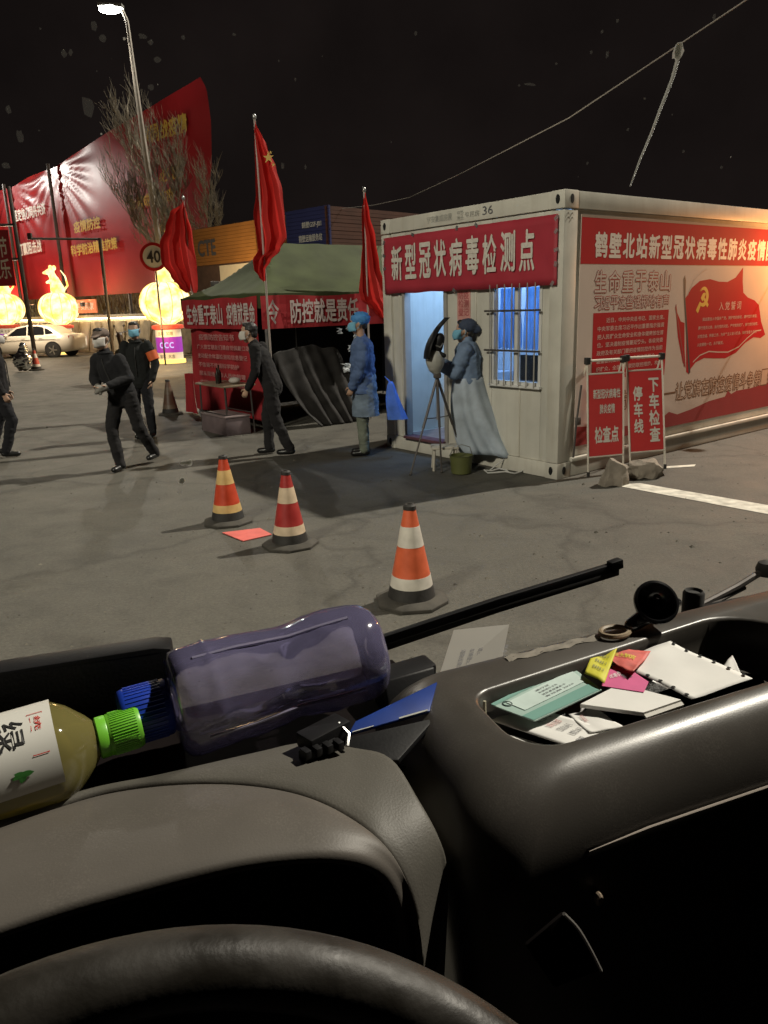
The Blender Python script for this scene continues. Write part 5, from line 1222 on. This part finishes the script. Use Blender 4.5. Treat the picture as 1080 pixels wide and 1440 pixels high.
M().bb((-.7, .765, 1.20), (1.4, .86, 1.27)).build('cowl', TRAY, cab)
# centre console pod with its recessed letter tray
def rpoly(c4, r4, n=8):
    P = [Vector(c) for c in c4]; o = []
    for i in range(4):
        p, a, b = P[i], P[i-1], P[(i+1) % 4]; u1, u2 = (a-p).normalized(), (b-p).normalized(); r_ = r4[i]
        ang = u1.angle(u2); d = r_/math.tan(ang/2); ctr = p+(u1+u2).normalized()*(r_/math.sin(ang/2))
        s, e = p+u1*d, p+u2*d
        for k in range(n+1):
            t = k/n; v_ = (s-ctr).normalized().slerp((e-ctr).normalized(), t)*r_; o.append(ctr+v_)
        
    return o
def outer(l, f, b, z, r_=.05):
    return rpoly([(.245+l, .413+f, z), (1.35, .413+f, z), (1.35, .668-b, z), (.262+l*.85, .668-b, z)], [r_, .05, .05, r_*.7])
rs = []
rs.append(outer(.05, .02, 0, .80)); rs.append(outer(.03, .008, 0, 1.10)); rs.append(outer(.008, .002, 0, 1.26)); rs.append(outer(0, 0, 0, 1.325))
zt, H_p = 1.4325, .085
for a in range(0, 91, 9):
    s_, c_ = math.sin(R(a)), 1-math.cos(R(a)); rs.append(outer(.078*c_, .046*c_, .040*c_, zt-H_p+H_p*s_, .05+.012*c_))
def tray(i, z): return rpoly([(.334+i, .4695+i, z), (.735-i, .466+i, z), (.735-i, .607-i, z), (.343+i, .576-i, z)], [.042, .075, .06, .028])
rs.append(tray(-.004, zt+.0003)); rs.append(tray(-.0015, zt-.0008)); rs.append(tray(.0, zt-.004)); rs.append(tray(.002, zt-.02)); rs.append(tray(.005, zt-.040)); rs.append(tray(.012, zt-.047)); rs.append(tray(.03, zt-.048))
mb = M(); mb.rings(rs); mb.build('centre_console', POD, cab, smooth=True, angle=50)
mb = M()
sl_ = [Vector(p) for p in SLOT]+[Vector((.75, .418, 1.358)), Vector((1.2, .418, 1.34))]
sl_[0] = Vector((.355, .4140, 1.3695))
mb.tube([(p.x, .4115, p.z) for p in sl_], [.0003, .0011, .0013, .0013, .0012, .0012], 6)
mb.build('console_seam', mat('seam_edge', (.34, .30, .26), .35, var=.1), cab, smooth=True)
M().lathe([(.006, 0), (.006, .003), (.004, .005), (.001, .005)], 12, (.3629, .4085, 1.3243), rx @ Matrix.Diagonal((.6, 1, 1))).build('screw', mat('screw_brass', (.40, .32, .24), .4, metal=.6, var=0), cab)
LV = [Vector(p) for p in LEVER]
M().slab(LV, (0, .003, 0)).build('lever_boot', mat('lever_boot', (.005, .004, .004), .8, var=.2, spec=.04), cab, bevel=.002)
M().tube(spl(LV[1:5], 5), .0014, 6).build('lever_edge', mat('lever_chrome', (.45, .43, .40), .3, metal=.7, var=.05), cab, smooth=True)
sc_m = mat('scratch_mark', (.22, .20, .17), .6, var=.3)
for pts in ([(.340, .452, 1.4285), (.343, .445, 1.4245), (.347, .441, 1.4205)], [(.352, .449, 1.4275), (.353, .443, 1.4235)]):
    M().tube(pts, .00045, 4).build('scratch', sc_m, cab)
# steering wheel, raked 45 degrees
sw = bpy.data.objects.new('steering_wheel', None); COL.objects.link(sw); sw.parent = cab
sw.location = (-.025, .1126, 1.4115); sw.rotation_euler = (R(45), 0, 0)
RW, rw_ = .205, .0148
prof_n = 14; rings = []
for k in range(120):
    a = 2*math.pi*k/120; c = Vector((RW*math.cos(a), RW*math.sin(a), 0)); rad = c.normalized()
    seam = abs(((math.degrees(a)-108+180) % 360)-180)
    rr = rw_-(.0018 if seam < 1.9 else 0)
    rings.append([c+rad*rr*math.cos(2*math.pi*j/prof_n)+Vector((0, 0, rr*1.06*math.sin(2*math.pi*j/prof_n))) for j in range(prof_n)])
rings.append(rings[0]); M().rings(rings, False, False).build('rim', WHEEL, sw, smooth=True, angle=80)
M().lathe([(.02, -.05), (.055, -.03), (.06, -.01), (.05, .0), (.02, .004)], 24).build('hub', BLACK, sw, smooth=True)
for a in (200, 340): M().cap((.05*math.cos(R(a)), .05*math.sin(R(a)), -.02), (.195*math.cos(R(a)), .195*math.sin(R(a)), 0), .022, .014, ((0, 0, 1), .5)).build('spoke', BLACK, sw, smooth=True)
# unseen cab shell, added to block fill lamp and ground bounce from the dash
CABM = mat('cab_lining', (.008, .007, .007), .9, var=.1, spec=.1)
M().bb((1.55, -.75, .6), (1.59, .84, 1.56)).build('door_light_block', CABM, cab)
M().bb((-1.0, -.75, .6), (1.6, -.70, 2.5)).build('rear_light_block', CABM, cab)
M().bb((-1.02, -.75, .6), (-.98, .84, 2.5)).build('side_light_block', CABM, cab); M().bb((-1.0, -.75, 2.47), (1.6, .10, 2.52)).bb((-1.0, .1, 2.47), (-.15, .84, 2.52)).build('roof_light_block', CABM, cab)  # roof reaches forward only on the left, to stop the fill lamp
M().bb((-1.0, -.7, .55), (1.6, .9, .6)).build('cab_floor', CABM, cab)
def WSB(z): return .86-.30*(z-1.25)
# windscreen: clear pane, grime spots and the long dribble on it
wsn = M().poly([(-1.0, WSB(1.25)+.004, 1.25), (1.6, WSB(1.25)+.004, 1.25), (1.6, WSB(2.45)+.004, 2.45), (-1.0, WSB(2.45)+.004, 2.45)])
CLR = bpy.data.materials.new('clear_glass'); CLR.use_nodes = True
nt = CLR.node_tree; nt.nodes.remove(nt.nodes['Principled BSDF']); q_ = nt.nodes.new('ShaderNodeBsdfTransparent'); q_.inputs[0].default_value = (.97, .98, .975, 1)
nt.links.new(q_.outputs[0], nt.nodes['Material Output'].inputs[0])
ws = wsn.build('windscreen', CLR, cab, fix=False)
SPOT = cloth('dried_droppings', (.84, .84, .78), .4, var=.15); FAINT = film('faint_grime', (1, 1, 1), .86, (.55, .55, .5), .5)
PXS = .00085
mb = M(); mf = M(); rd = random.Random(11)
def fleck(m_, a, b, z, rx_, rz_, n=11, rough=.4):
    P = []
    for k in range(n):
        an = 2*math.pi*k/n; f = 1-rough*rd.random(); zz_ = z+rz_*math.sin(an)*f; P.append((a+rx_*math.cos(an)*f, WSB(zz_)-.001-(b-.83)*.01, zz_))
    m_.poly(P)
for i, (a, b, z, rx_, ry_) in enumerate(DIRT):
    big = i in (0, 10, 11, 12, 14)
    for k in range(3 if big else 1):
        fleck(mb if (big and i not in (14,)) else mf, a+rd.uniform(-.3, .3)*rx_*PXS, b-.0006*k, z+rd.uniform(-.3, .3)*ry_*PXS, rx_*PXS*(.75 if big else .7), ry_*PXS*(.75 if big else .7))
for k in range(110):
    a, z = rd.uniform(-.1, 1.0), rd.uniform(1.78, 2.3)
    if rd.random() < .5: a = rd.gauss(.10, .09)
    s = rd.choice((.4, .55, .7, 1.1))*PXS*rd.uniform(.7, 1.4); fleck(mf if rd.random() < .85 else mb, a, WSB(z), z, s, s*rd.uniform(.8, 1.8), 7)
for (a, z, ln, an) in ():
    d = Vector((math.cos(an), 0, math.sin(an))); n_ = Vector((-d.z, 0, d.x))
    p0 = Vector((a, .8365, z)); mf.poly([p0, p0+n_*.0012, p0+d*ln+n_*.0045, p0+d*ln-n_*.002])
sk = [Vector(p) for p in STREAK]
ms_ = M().tube(sk, [.0022, .0018, .0016, .0014, .0012, .0006], 5)
mb.build('droppings', SPOT, ws, fix=False, kind='stuff'); mf.build('grime', FAINT, ws, fix=False, kind='stuff'); ms_.build('dribble', film('dribble_film', (1, 1, 1), .62, (.6, .6, .55), .4), ws, smooth=True)
# ghost reflection of the dash papers, put in as a printed film
REFLM = film('reflection_film', (.86, .84, .80), .28, (.58, .56, .52), .5, 1.1)
sp_ = [Vector(p) for p in REFLQ]
M().poly(sp_).build('papers_reflection', REFLM, ws, fix=False)
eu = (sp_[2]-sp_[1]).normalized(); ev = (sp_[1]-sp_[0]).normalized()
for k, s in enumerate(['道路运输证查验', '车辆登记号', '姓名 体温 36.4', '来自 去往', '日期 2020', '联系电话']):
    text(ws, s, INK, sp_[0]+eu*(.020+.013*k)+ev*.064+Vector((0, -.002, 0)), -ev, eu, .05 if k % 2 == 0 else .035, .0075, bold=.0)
# wipers outside the glass
def bar(P, wd, ht, m_, nm, parent):
    rows = []
    for p in P: p = Vector(p); rows.append([p+Vector((0, -wd/2, -ht/2)), p+Vector((0, wd/2, -ht/2)), p+Vector((0, wd/2, ht/2)), p+Vector((0, -wd/2, ht/2))])
    return M().rings(rows).build(nm, m_, parent, bevel=.0015)
wp = bpy.data.objects.new('wiper', None); COL.objects.link(wp); wp.parent = cab; wp.location = (0, 0, 0)
bar(WIPER, .010, .013, BLACK, 'blade_frame', wp); bar([(p[0], p[1]-.004, p[2]-.010) for p in WIPER], .004, .010, RUBBER, 'blade_rubber', wp)
M().box((WIPER[2][0]-.008, .876, WIPER[2][2]+.004), (.022, .014, .015), Euler((0, R(-7), 0))).build('end_cap', BLACK, wp, bevel=.002)
wp2 = bpy.data.objects.new('wiper', None); COL.objects.link(wp2); wp2.parent = cab
bar(WIPER2, .014, .016, BLACK, 'blade_frame', wp2); M().tube(spl(WIPER3, 4), .006, 8).build('arm', DKSTEEL, wp2, smooth=True)
M().tube([(1.10, .90, 1.295), (1.02, .895, 1.282), (.99, .89, 1.275)], .004, 6).build('link', DKSTEEL, wp2, smooth=True)
M().lathe([(.016, -.012), (.018, 0), (.014, .012), (.005, .016)], 14, (1.15, .90, 1.322)).build('pivot', RUBBER, wp2, smooth=True)
M().lathe([(.016, -.08), (.016, .008), (.013, .012), (.010, .008)], 16, (.869, .80, 1.355)).build('washer_nozzle', RUBBER, cab, smooth=True)

# ------------------------------------------------------------------ things lying in the cab
def cthing(name, label, cat, base, group=None): return thing(name, label, cat, vw(*base), CR, group)
# big empty drink bottle
PET = film('violet_clear_plastic', (.91, .90, 1.0), .70, (.60, .56, 1.0), .08, 2.0)
bt = cthing('water_bottle', 'large empty violet tinted plastic bottle lying in the dash tray', 'bottle', (.085, .618, 1.388))
axd = (Vector((.2711, .6552, 1.465))-Vector((.0748, .6525, 1.455))); ln = axd.length; axd.normalize()
def bframe(o_, d):
    z = d; x = Vector((0, 1, 0)); x = (x-z*x.dot(z)).normalized(); y = z.cross(x)
    return Matrix((x, y, z)).transposed()
RIBM = film('thick_violet_plastic', (.95, .94, 1), .35, (.74, .70, 1.0), .06, 2.0)
BM = bframe(None, axd); o0 = Vector((.0748, .6525, 1.455))-Vector((.085, .618, 1.388))
pr = [(.0005, -.004), (.022, -.003), (.040, -.001), (.0465, .004), (.0490, .012), (.0490, .03), (.0500, .034), (.0490, .038), (.0480, .07), (.0455, .095), (.0440, .110), (.0450, .122), (.0475, .142), (.0485, .165), (.0480, .182), (.0455, .193), (.0400, .200), (.031, .202), (.018, .197), (.001, .193)]
_p2 = []
for (ra, ha), (rb, hb) in zip(pr, pr[1:]):
    n_ = max(1, int(abs(hb-ha)/.006))
    _p2 += [(ra+(rb-ra)*k/n_, ha+(hb-ha)*k/n_) for k in range(n_)]
mb = M(); mb.lathe(_p2+[pr[-1]], 72, o0, BM, sq=.06)
mb.v = [p_+(p_-o0-axd*((p_-o0).dot(axd))).normalized()*(.0022*noise.noise((p_-o0)*28)+.0011*noise.noise((p_-o0)*75)) if (p_-o0-axd*((p_-o0).dot(axd))).length > .02 else p_ for p_ in mb.v]
mb.build('bottle_wall', PET, bt, smooth=True, angle=60)
for k in (0, 1, 2, 3):
    a = R(18+k*90); M().tube([o0+BM @ Vector((rr*math.cos(a), rr*math.sin(a), h_)) for rr, h_ in ((.0495, .02), (.0495, .06), (.0467, .095), (.0455, .11), (.048, .14), (.049, .17))], .0017, 6).build('moulded_rib', RIBM, bt, smooth=True)
CAPB = mat('blue_cap', (.012, .045, .38), .35, var=.06)
M().lathe([(.016, -.028), (.016, -.002)], 24, o0, BM).build('neck', PET, bt, smooth=True)
M().lathe([(.021, -.048), (.0245, -.046), (.0255, -.042), (.0255, -.006), (.024, -.004)], 30, o0, BM).build('bottle_cap', CAPB, bt, smooth=True, angle=50)
mb = M()
for k in range(40):
    a = 2*math.pi*k/40; mb.tube([o0+BM @ Vector((.0257*math.cos(a), .0257*math.sin(a), h_)) for h_ in (-.041, -.010)], .0006, 4)
mb.build('cap_ribs', CAPB, bt)
# green tea bottle
tb_ = cthing('tea_bottle', 'green capped bottle of amber tea with a white label lying in the dash tray', 'bottle', (-.02, .63, 1.388))
ta, tz = Vector((.0300, .6325, 1.452)), Vector((-.215, .6205, 1.438)); td = (ta-tz).normalized(); TM = bframe(None, td); t0 = tz-Vector((-.02, .63, 1.388)); tl = (ta-tz).length
RB = .0415
TEA = film('amber_tea', (.94, .80, .36), .60, (.66, .58, .20), .05, 1.7)
M().lathe([(.01, 0), (.036, .0), (RB, .006), (RB, tl-.060), (.0405, tl-.054), (.034, tl-.043), (.022, tl-.030), (.0145, tl-.024), (.0145, tl-.012), (.005, tl-.011)], 36, t0, TM, sq=.10).build('bottle_wall', TEA, tb_, smooth=True, angle=60)
GCAP = mat('green_cap', (.16, .50, .035), .38, var=.06)
M().lathe([(.0165, tl-.024), (.0178, tl-.023), (.0178, tl-.016), (.0172, tl-.015), (.0178, tl-.014), (.0180, tl+.010), (.0168, tl+.0125), (.001, tl+.0125)], 32, t0, TM).build('bottle_cap', GCAP, tb_, smooth=True, angle=50)
mb = M()
for k in range(48):
    a = 2*math.pi*k/48; mb.tube([t0+TM @ Vector((.0181*math.cos(a), .0181*math.sin(a), h_)) for h_ in (tl-.012, tl+.009)], .0005, 4)
mb.build('cap_ribs', GCAP, tb_)
LBL = mat('white_label', (.66, .65, .60), .4, var=.04)
# label wraps the side that faces the driver and up
vdir = TM.transposed() @ Vector((0, -.42, .91)).normalized(); va0 = math.atan2(vdir.y, vdir.x)
def lab(x, y, r_=.0008):
    """x across the wrap (0..1 from upper to lower), y along the bottle (0 base, 1 cap)"""
    a = va0+(0.5-x)*2.5*LS; rr = (RB+r_)*(1+.10*(abs(math.sin(2*a))**2)*.41)
    return t0+TM @ Vector((rr*math.cos(a), rr*math.sin(a), .012+y*(tl-.066)))
LS = 1 if (TM @ Vector((math.cos(va0+.3), math.sin(va0+.3), 0))).z > (TM @ Vector((math.cos(va0-.3), math.sin(va0-.3), 0))).z else -1
M().grid([[lab(i/40, j/12) for i in range(41)] for j in range(13)]).build('label', LBL, tb_, smooth=True, fix=False, angle=80)
TINK = mat('label_black', (.02, .02, .02), .5, var=0); TRD = mat('label_red', (.55, .05, .04), .5, var=0); TGR = mat('label_green', (.05, .22, .04), .5, var=0)
def onlab(x0, x1, y0, y1): return lambda u_, v_: lab(x0+(x1-x0)*u_, y0+(y1-y0)*v_, .0014)
text(tb_, '绿', TINK, (0, 0, 0), (1, 0, 0), (0, 0, 1), 1, 1, bold=.02, fn=onlab(.40, .66, .765, .885))
text(tb_, '茶', TINK, (0, 0, 0), (1, 0, 0), (0, 0, 1), 1, 1, bold=.02, fn=onlab(.46, .72, .62, .745))
text(tb_, '统\n一', TRD, (0, 0, 0), (1, 0, 0), (0, 0, 1), 1, 1, bold=.01, fn=onlab(.42, .56, .91, .955))
mb = M()
for (x0, x1, y0, y1) in ((.38, .74, .900, .903), (.38, .74, .962, .965), (.38, .387, .900, .965), (.733, .74, .900, .965)): mb.poly([lab(x0, y0, .0014), lab(x1, y0, .0014), lab(x1, y1, .0014), lab(x0, y1, .0014)])
mb.build('seal_frame', TRD, tb_, fix=False)
mb = M()
for (cx, cy, an, ln_) in ((.86, .80, .5, .07), (.82, .81, -.5, .06), (.90, .83, 1.2, .06), (.84, .83, 0, .06)):
    d = (math.sin(an), math.cos(an)); P = []
    for k in range(9):
        t = k/8; P.append((cx-ln_*d[0]*t*1.1, cy+ln_*d[1]*t, .022*math.sin(math.pi*t)))
    mb.poly([lab(x-w_*d[1], y-w_*d[0]*.6, .0014) for x, y, w_ in P]+[lab(x+w_*d[1], y+w_*d[0]*.6, .0014) for x, y, w_ in reversed(P[1:-1])])
mb.build('tea_leaves', TGR, tb_, fix=False)

# blue plastic card case and clip
bc = cthing('card_case', 'cracked blue plastic folder wedged at the end of the dash tray', 'folder', (.25, .58, 1.41))
BF = [Vector(p)-Vector((.25, .58, 1.41)) for p in BLUE_F]; BU = [Vector(p)-Vector((.25, .58, 1.41)) for p in BLUE_U]
M().slab([BF[0], BF[3], BF[2], BF[1]], (0, 0, .003)).build('cover', mat('blue_folder', (.016, .045, .23), .25, var=.2, scale=20), bc, bevel=.001)
M().slab([BU[0]+Vector((0, 0, -.012)), BU[3]+Vector((0, 0, -.012)), BU[2]+Vector((.004, -.006, -.008)), BU[1]+Vector((0, 0, -.006))], (0, 0, .006)).build('back', BLACK, bc, bevel=.002)
mb = M()
for (f0, f1, wd) in ((.05, .30, .004), (.62, .98, .006)):
    a, b = BF[0].lerp(BF[3], f0), BF[0].lerp(BF[3], f1); mb.poly([a+Vector((0, 0, .0034)), b+Vector((0, 0, .0034)), b+Vector((.004, wd*1.6, .0036)), a.lerp(b, .5)+Vector((0, wd, .0036)), a+Vector((0, wd*.5, .0036))])
mb.build('torn_edge', mat('torn_plastic', (.42, .43, .40), .5, var=.2, scale=60), bc, fix=False)
cl = cthing('phone_clip', 'black plastic clip lying before the blue folder', 'clip', (.18, .575, 1.42))
M().box((.012, .004, .012), (.046, .022, .014), Euler((0, 0, R(20)))).build('jaw', BLACK, cl, bevel=.002); M().box((.002, -.010, .006), (.036, .012, .010), Euler((0, 0, R(14)))).build('lever', BLACK, cl, bevel=.002)
for k in range(4): M().box((-.012+.010*k, -.016, .010), (.006, .010, .008), Euler((0, 0, R(14)))).build('tooth', BLACK, cl, bevel=.001)
M().tube([(.026, .004, .018), (.031, -.008, .012), (.026, -.016, .006)], .002, 6).build('spring_wire', STEEL, cl, smooth=True)

# ------------------------------------------------------------------ papers in the console tray
def sheet(name, label, cat, pts, z, m_, tilt=(0, 0), th=.0006, group='papers in the console tray', curl=.0):
    """a sheet lying near height z, its corners raised by tilt along x and y; returns (root, corner function)"""
    P = [Vector((p[0], p[1], 0)) for p in pts]; c = sum(P, Vector())/len(P)
    def zz(p): return z+(p.x-c.x)*tilt[0]+(p.y-c.y)*tilt[1]
    # keep the sheet where it is seen: slide it along the view ray as the height changes
    Q = []
    for p in P: Q.append(Vector((p.x, p.y, zz(p))))
    t = cthing(name, label, cat, (c.x, c.y, z), group)
    B = Vector((c.x, c.y, z))
    if len(Q) == 4:
        ng = 12; sd_ = c.x*90
        def bend(u_, v_): return Vector((0, 0, curl_*(.0022*noise.noise(Vector((u_*2.2, v_*2.2, sd_)))+.0042*(abs(u_-.5)**3+abs(v_-.5)**3)*noise.noise(Vector((sd_, u_*1.2, v_*1.2)))*4)))
        curl_ = 1.0 if th < .001 else .25
        g_ = [[(Q[0]*(1-i/ng)+Q[1]*(i/ng))*(1-j_/ng)+(Q[3]*(1-i/ng)+Q[2]*(i/ng))*(j_/ng)-B+bend(i/ng, j_/ng) for i in range(ng+1)] for j_ in range(ng+1)]
        mg = M().grid(g_)
        if th >= .001: M().slab([q-B for q in Q], (0, 0, th)).build('sheet', m_, t)
        else: mg.build('sheet', m_, t, smooth=True, fix=False, solid=th)
        BEND[id(t)] = bend if th < .001 else (lambda u_, v_: Vector())
    else: M().slab([q-B for q in Q], (0, 0, th)).build('sheet', m_, t)
    return t, [q-B+Vector((0, 0, th+.0005)) for q in Q]
BEND = {}
def quadpt(Q, u_, v_): return (Q[0]*(1-u_)+Q[1]*u_)*(1-v_)+(Q[3]*(1-u_)+Q[2]*u_)*v_
def qtext(t, Q, s, m_, u0, u1, v0, v1, bold=.01): return text(t, s, m_, (0, 0, 0), (1, 0, 0), (0, 0, 1), 1, 1, bold=bold, fn=lambda x, y: quadpt(Q, u0+(u1-u0)*x, v1-(v1-v0)*y)+(BEND[id(t)](u0+(u1-u0)*x, v1-(v1-v0)*y) if id(t) in BEND else Vector())+Vector((0, 0, .0004)))
def qpatch(t, Q, u0, u1, v0, v1, m_, nm='print', dz=0): M().poly([quadpt(Q, *c)+Vector((0, 0, dz)) for c in ((u0, v1), (u1, v1), (u1, v0), (u0, v0))]).build(nm, m_, t, fix=False)
LIN = mat('tray_liner_paper', (.70, .69, .66), .7, var=.04)
t, Q = sheet('paper_slip', 'punched white slip lowest in the tray, under the receipts', 'paper', P_UNDER, 1.400, LIN, (.0, .05))
t, Q = sheet('receipt', 'wide white printed receipt under the green card', 'receipt', [P_RECEIPT[0], P_RECEIPT[1], P_RECEIPT[2], P_RECEIPT[3]], 1.4080, PAPER, (0, .05))
RI = mat('pale_red_ink', (.50, .25, .24), .7, var=0)
for k, s in enumerate(['鹤壁北站收费专用', '车型 客车 一类', '金额 拾元整', '2020 02 06 19 42', '收费员 0318']): qtext(t, Q, s, [RI, INK, RI, INK, INK][k], .52-.03*k, .92-.05*k, .12+.13*k, .20+.13*k)
for k in range(3): qtext(t, Q, '888', INK, .10+.12*k, .18+.12*k, .76, .83)
t, Q = sheet('receipt', 'narrow pale receipt lying beside the wide one', 'receipt', P_RECEIPT_R, 1.4095, PAPER, (0, .05))
qtext(t, Q, '过路费', RI, .2, .5, .2, .32)
GC = mat('mint_card', (.38, .52, .47), .35, var=.05, scale=30); GC2 = mat('teal_stripe', (.19, .37, .32), .35, var=.05); WC = mat('pale_mint', (.56, .68, .64), .4, var=.06, scale=60)
t, Q = sheet('pass_card', 'mint green laminated pass card lying on the receipts', 'card', P_GREEN, 1.4185, GC, (.02, .07), .0012)
qpatch(t, Q, .0, 1, .72, .98, GC2); qpatch(t, Q, .10, .95, .18, .62, WC, dz=.0002); qpatch(t, Q, .0, 1, .0, .10, GC2)
mb = M(); rq = random.Random(4)
for i in range(9):
    for j in range(9):
        if rq.random() < .5:
            u_, v_ = .05+.016*i, .36+.035*j; mb.poly([quadpt(Q, a, b)+Vector((0, 0, .0004)) for a, b in ((u_, v_+.032), (u_+.0145, v_+.032), (u_+.0145, v_), (u_, v_))])
for k in range(4): qtext(t, Q, ['通行证', '车辆通行卡片', '请妥善保管此卡', '有效期 2020'][k], INK, .42, .60+.07*k, .24+.09*k, .29+.09*k, 0)
RINGM = mat('ring_dark', (.08, .12, .11), .4, var=0)
M().tube([quadpt(Q, .09+.035*math.cos(a), .22+.09*math.sin(a)) for a in [2*math.pi*k/16 for k in range(17)]], .0007, 5).build('card_hole', RINGM, t)
YP = mat('yellow_flyer', (.62, .58, .04), .6, var=.08, scale=40); PK = mat('pink_flyer', (.62, .11, .27), .6, var=.08, scale=40); RDP = mat('red_orange_flyer', (.60, .12, .10), .6, var=.3, scale=60)
t, Q = sheet('flyer', 'red and orange folded flyer at the back of the console tray', 'flyer', P_RED, 1.4270, RDP, (0, .02)); qtext(t, Q, '开业大酬宾', YP, .15, .8, .3, .55)
t, Q = sheet('flyer', 'bright yellow flyer with dark print in the console tray', 'flyer', P_YELLOW, 1.4290, YP, (0, .03)); 
for k in range(3): qtext(t, Q, '联系电话 13', INK, .25+.0*k, .80, .30+.2*k, .40+.2*k)
t, Q = sheet('flyer', 'hot pink flyer with white and dark print beside the yellow one', 'flyer', [P_PINK[0], P_PINK[1], P_PINK[2], P_PINK[3], P_PINK[4]], 1.4205, PK, (0, .03)); 
qtext(t, [Q[4], Q[0], Q[1], Q[3]], '优惠价', PAPER, .2, .6, .35, .6); qtext(t, [Q[4], Q[0], Q[1], Q[3]], '加油', INK, .55, .8, .5, .75)
t, Q = sheet('booklet', 'thick folded white booklet before the pink flyer', 'booklet', P_BOOK, 1.4150, PAPER, (0, .04), .004)
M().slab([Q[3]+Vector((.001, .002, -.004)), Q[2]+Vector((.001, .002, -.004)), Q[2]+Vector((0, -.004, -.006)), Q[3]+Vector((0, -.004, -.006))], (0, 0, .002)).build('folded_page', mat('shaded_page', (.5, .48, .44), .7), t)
t, Q = sheet('form_paper', 'blank white form with punched tractor holes on top of the tray', 'paper', P_PERF, 1.4215, PAPER, (0, .03), .0006)
mb = M()
for k in range(6):
    for (v_, off) in ((.035, 0), (.965, 0)):
        u_ = .05+.18*k
        for (uu, vv) in (((.03), .08+.16*k), ((.97), .08+.16*k)):
            pass
for k in range(6):
    for v_e in (0, 1):
        c = quadpt(Q, .07+.17*k, .03+.94*v_e) if True else None
        c = quadpt(Q, .028+.944*v_e, .07+.17*k)+BEND[id(t)](.028+.944*v_e, .07+.17*k)+Vector((0, 0, .0003)); mb.poly([c+Vector((.0023*math.cos(a), .0023*math.sin(a), .0003)) for a in [2*math.pi*i/10 for i in range(10)]])
mb.build('punched_holes', HOLE, t, fix=False)
t, Q = sheet('paper_tag', 'small white triangular tag with a hole at the end of the tray', 'tag', P_TAG, 1.4120, LIN, (0, .2))
c = sum(Q, Vector())/4; M().lathe([(.003, 0), (.003, .0006)], 10, c).build('tag_hole', HOLE, t)
kr = cthing('key_ring', 'pale wire key ring leaning by the yellow flyer', 'ring', (.494, .592, 1.395))
M().tube([(.012*math.cos(a), .008*math.sin(a)*.5, .018+.013*math.sin(a)) for a in [2*math.pi*k/24 for k in range(25)]], .0014, 6).build('loop', mat('cream_wire', (.5, .46, .38), .4), kr, smooth=True)
mc = cthing('metal_clip', 'small shiny metal clip behind the green card', 'clip', (.478, .592, 1.40))
M().tube([(-.014, 0, .010), (-.004, .006, .016), (.010, .004, .014), (.014, -.004, .010), (.0, -.004, .012), (-.012, .002, .006)], .0022, 6).build('bent_wire', STEEL, mc, smooth=True)
stw = cthing('straw', 'short cream straw standing in the corner of the tray', 'straw', (.346, .553, 1.386))
M().tube([(0, 0, 0), (.004, .010, .045)], .0016, 7).build('tube', mat('cream_straw', (.6, .56, .42), .5), stw, smooth=True)
rib = cthing('paper_strip', 'crumpled pale paper strip lying along the back rim of the console', 'paper', (.47, .618, 1.430))
M().grid([[(-.055+.011*i, .004*j+.002*math.sin(i*1.7), .002*abs(math.sin(i*1.3+j))+.002) for i in range(12)] for j in range(4)]).build('strip', mat('worn_strip', (.20, .18, .15), .8, var=.3, scale=80), rib, smooth=True, fix=False)
gr_ = cthing('rubber_ring', 'dull brass coloured ring lying on the console top behind the tray', 'ring', (.555, .618, 1.4335))
M().tube([(.017*math.cos(a), .013*math.sin(a), .004) for a in [2*math.pi*k/28 for k in range(29)]], .0030, 7).build('loop', mat('tan_ring', (.26, .20, .13), .5), gr_, smooth=True)
# black suction cup mount
mt = cthing('suction_mount', 'glossy black suction cup mount lying on its side on the console', 'phone mount', (.605, .612, 1.4335))
GB = mat('glossy_black', (.010, .010, .011), .16, var=.1)
cd = Vector((-.28, -.75, .60)).normalized(); CM = bframe(None, cd)
M().lathe([(.005, -.030), (.012, -.028), (.016, -.014), (.022, -.002), (.0255, .004), (.0255, .008), (.0225, .009), (.020, .003), (.013, -.008), (.001, -.012)], 32, (.004, .004, .028), CM).build('cup', GB, mt, smooth=True, angle=50)
M().cap((.004, .012, .012), (-.028, .004, .008), .010, .008).build('foot', GB, mt, smooth=True); M().cap((.02, .016, .030), (.055, .020, .014), .008, .006).box((.034, .018, .026), (.012, .012, .016)).build('arm', GB, mt, smooth=True)
# the shelf on the right under the wiper
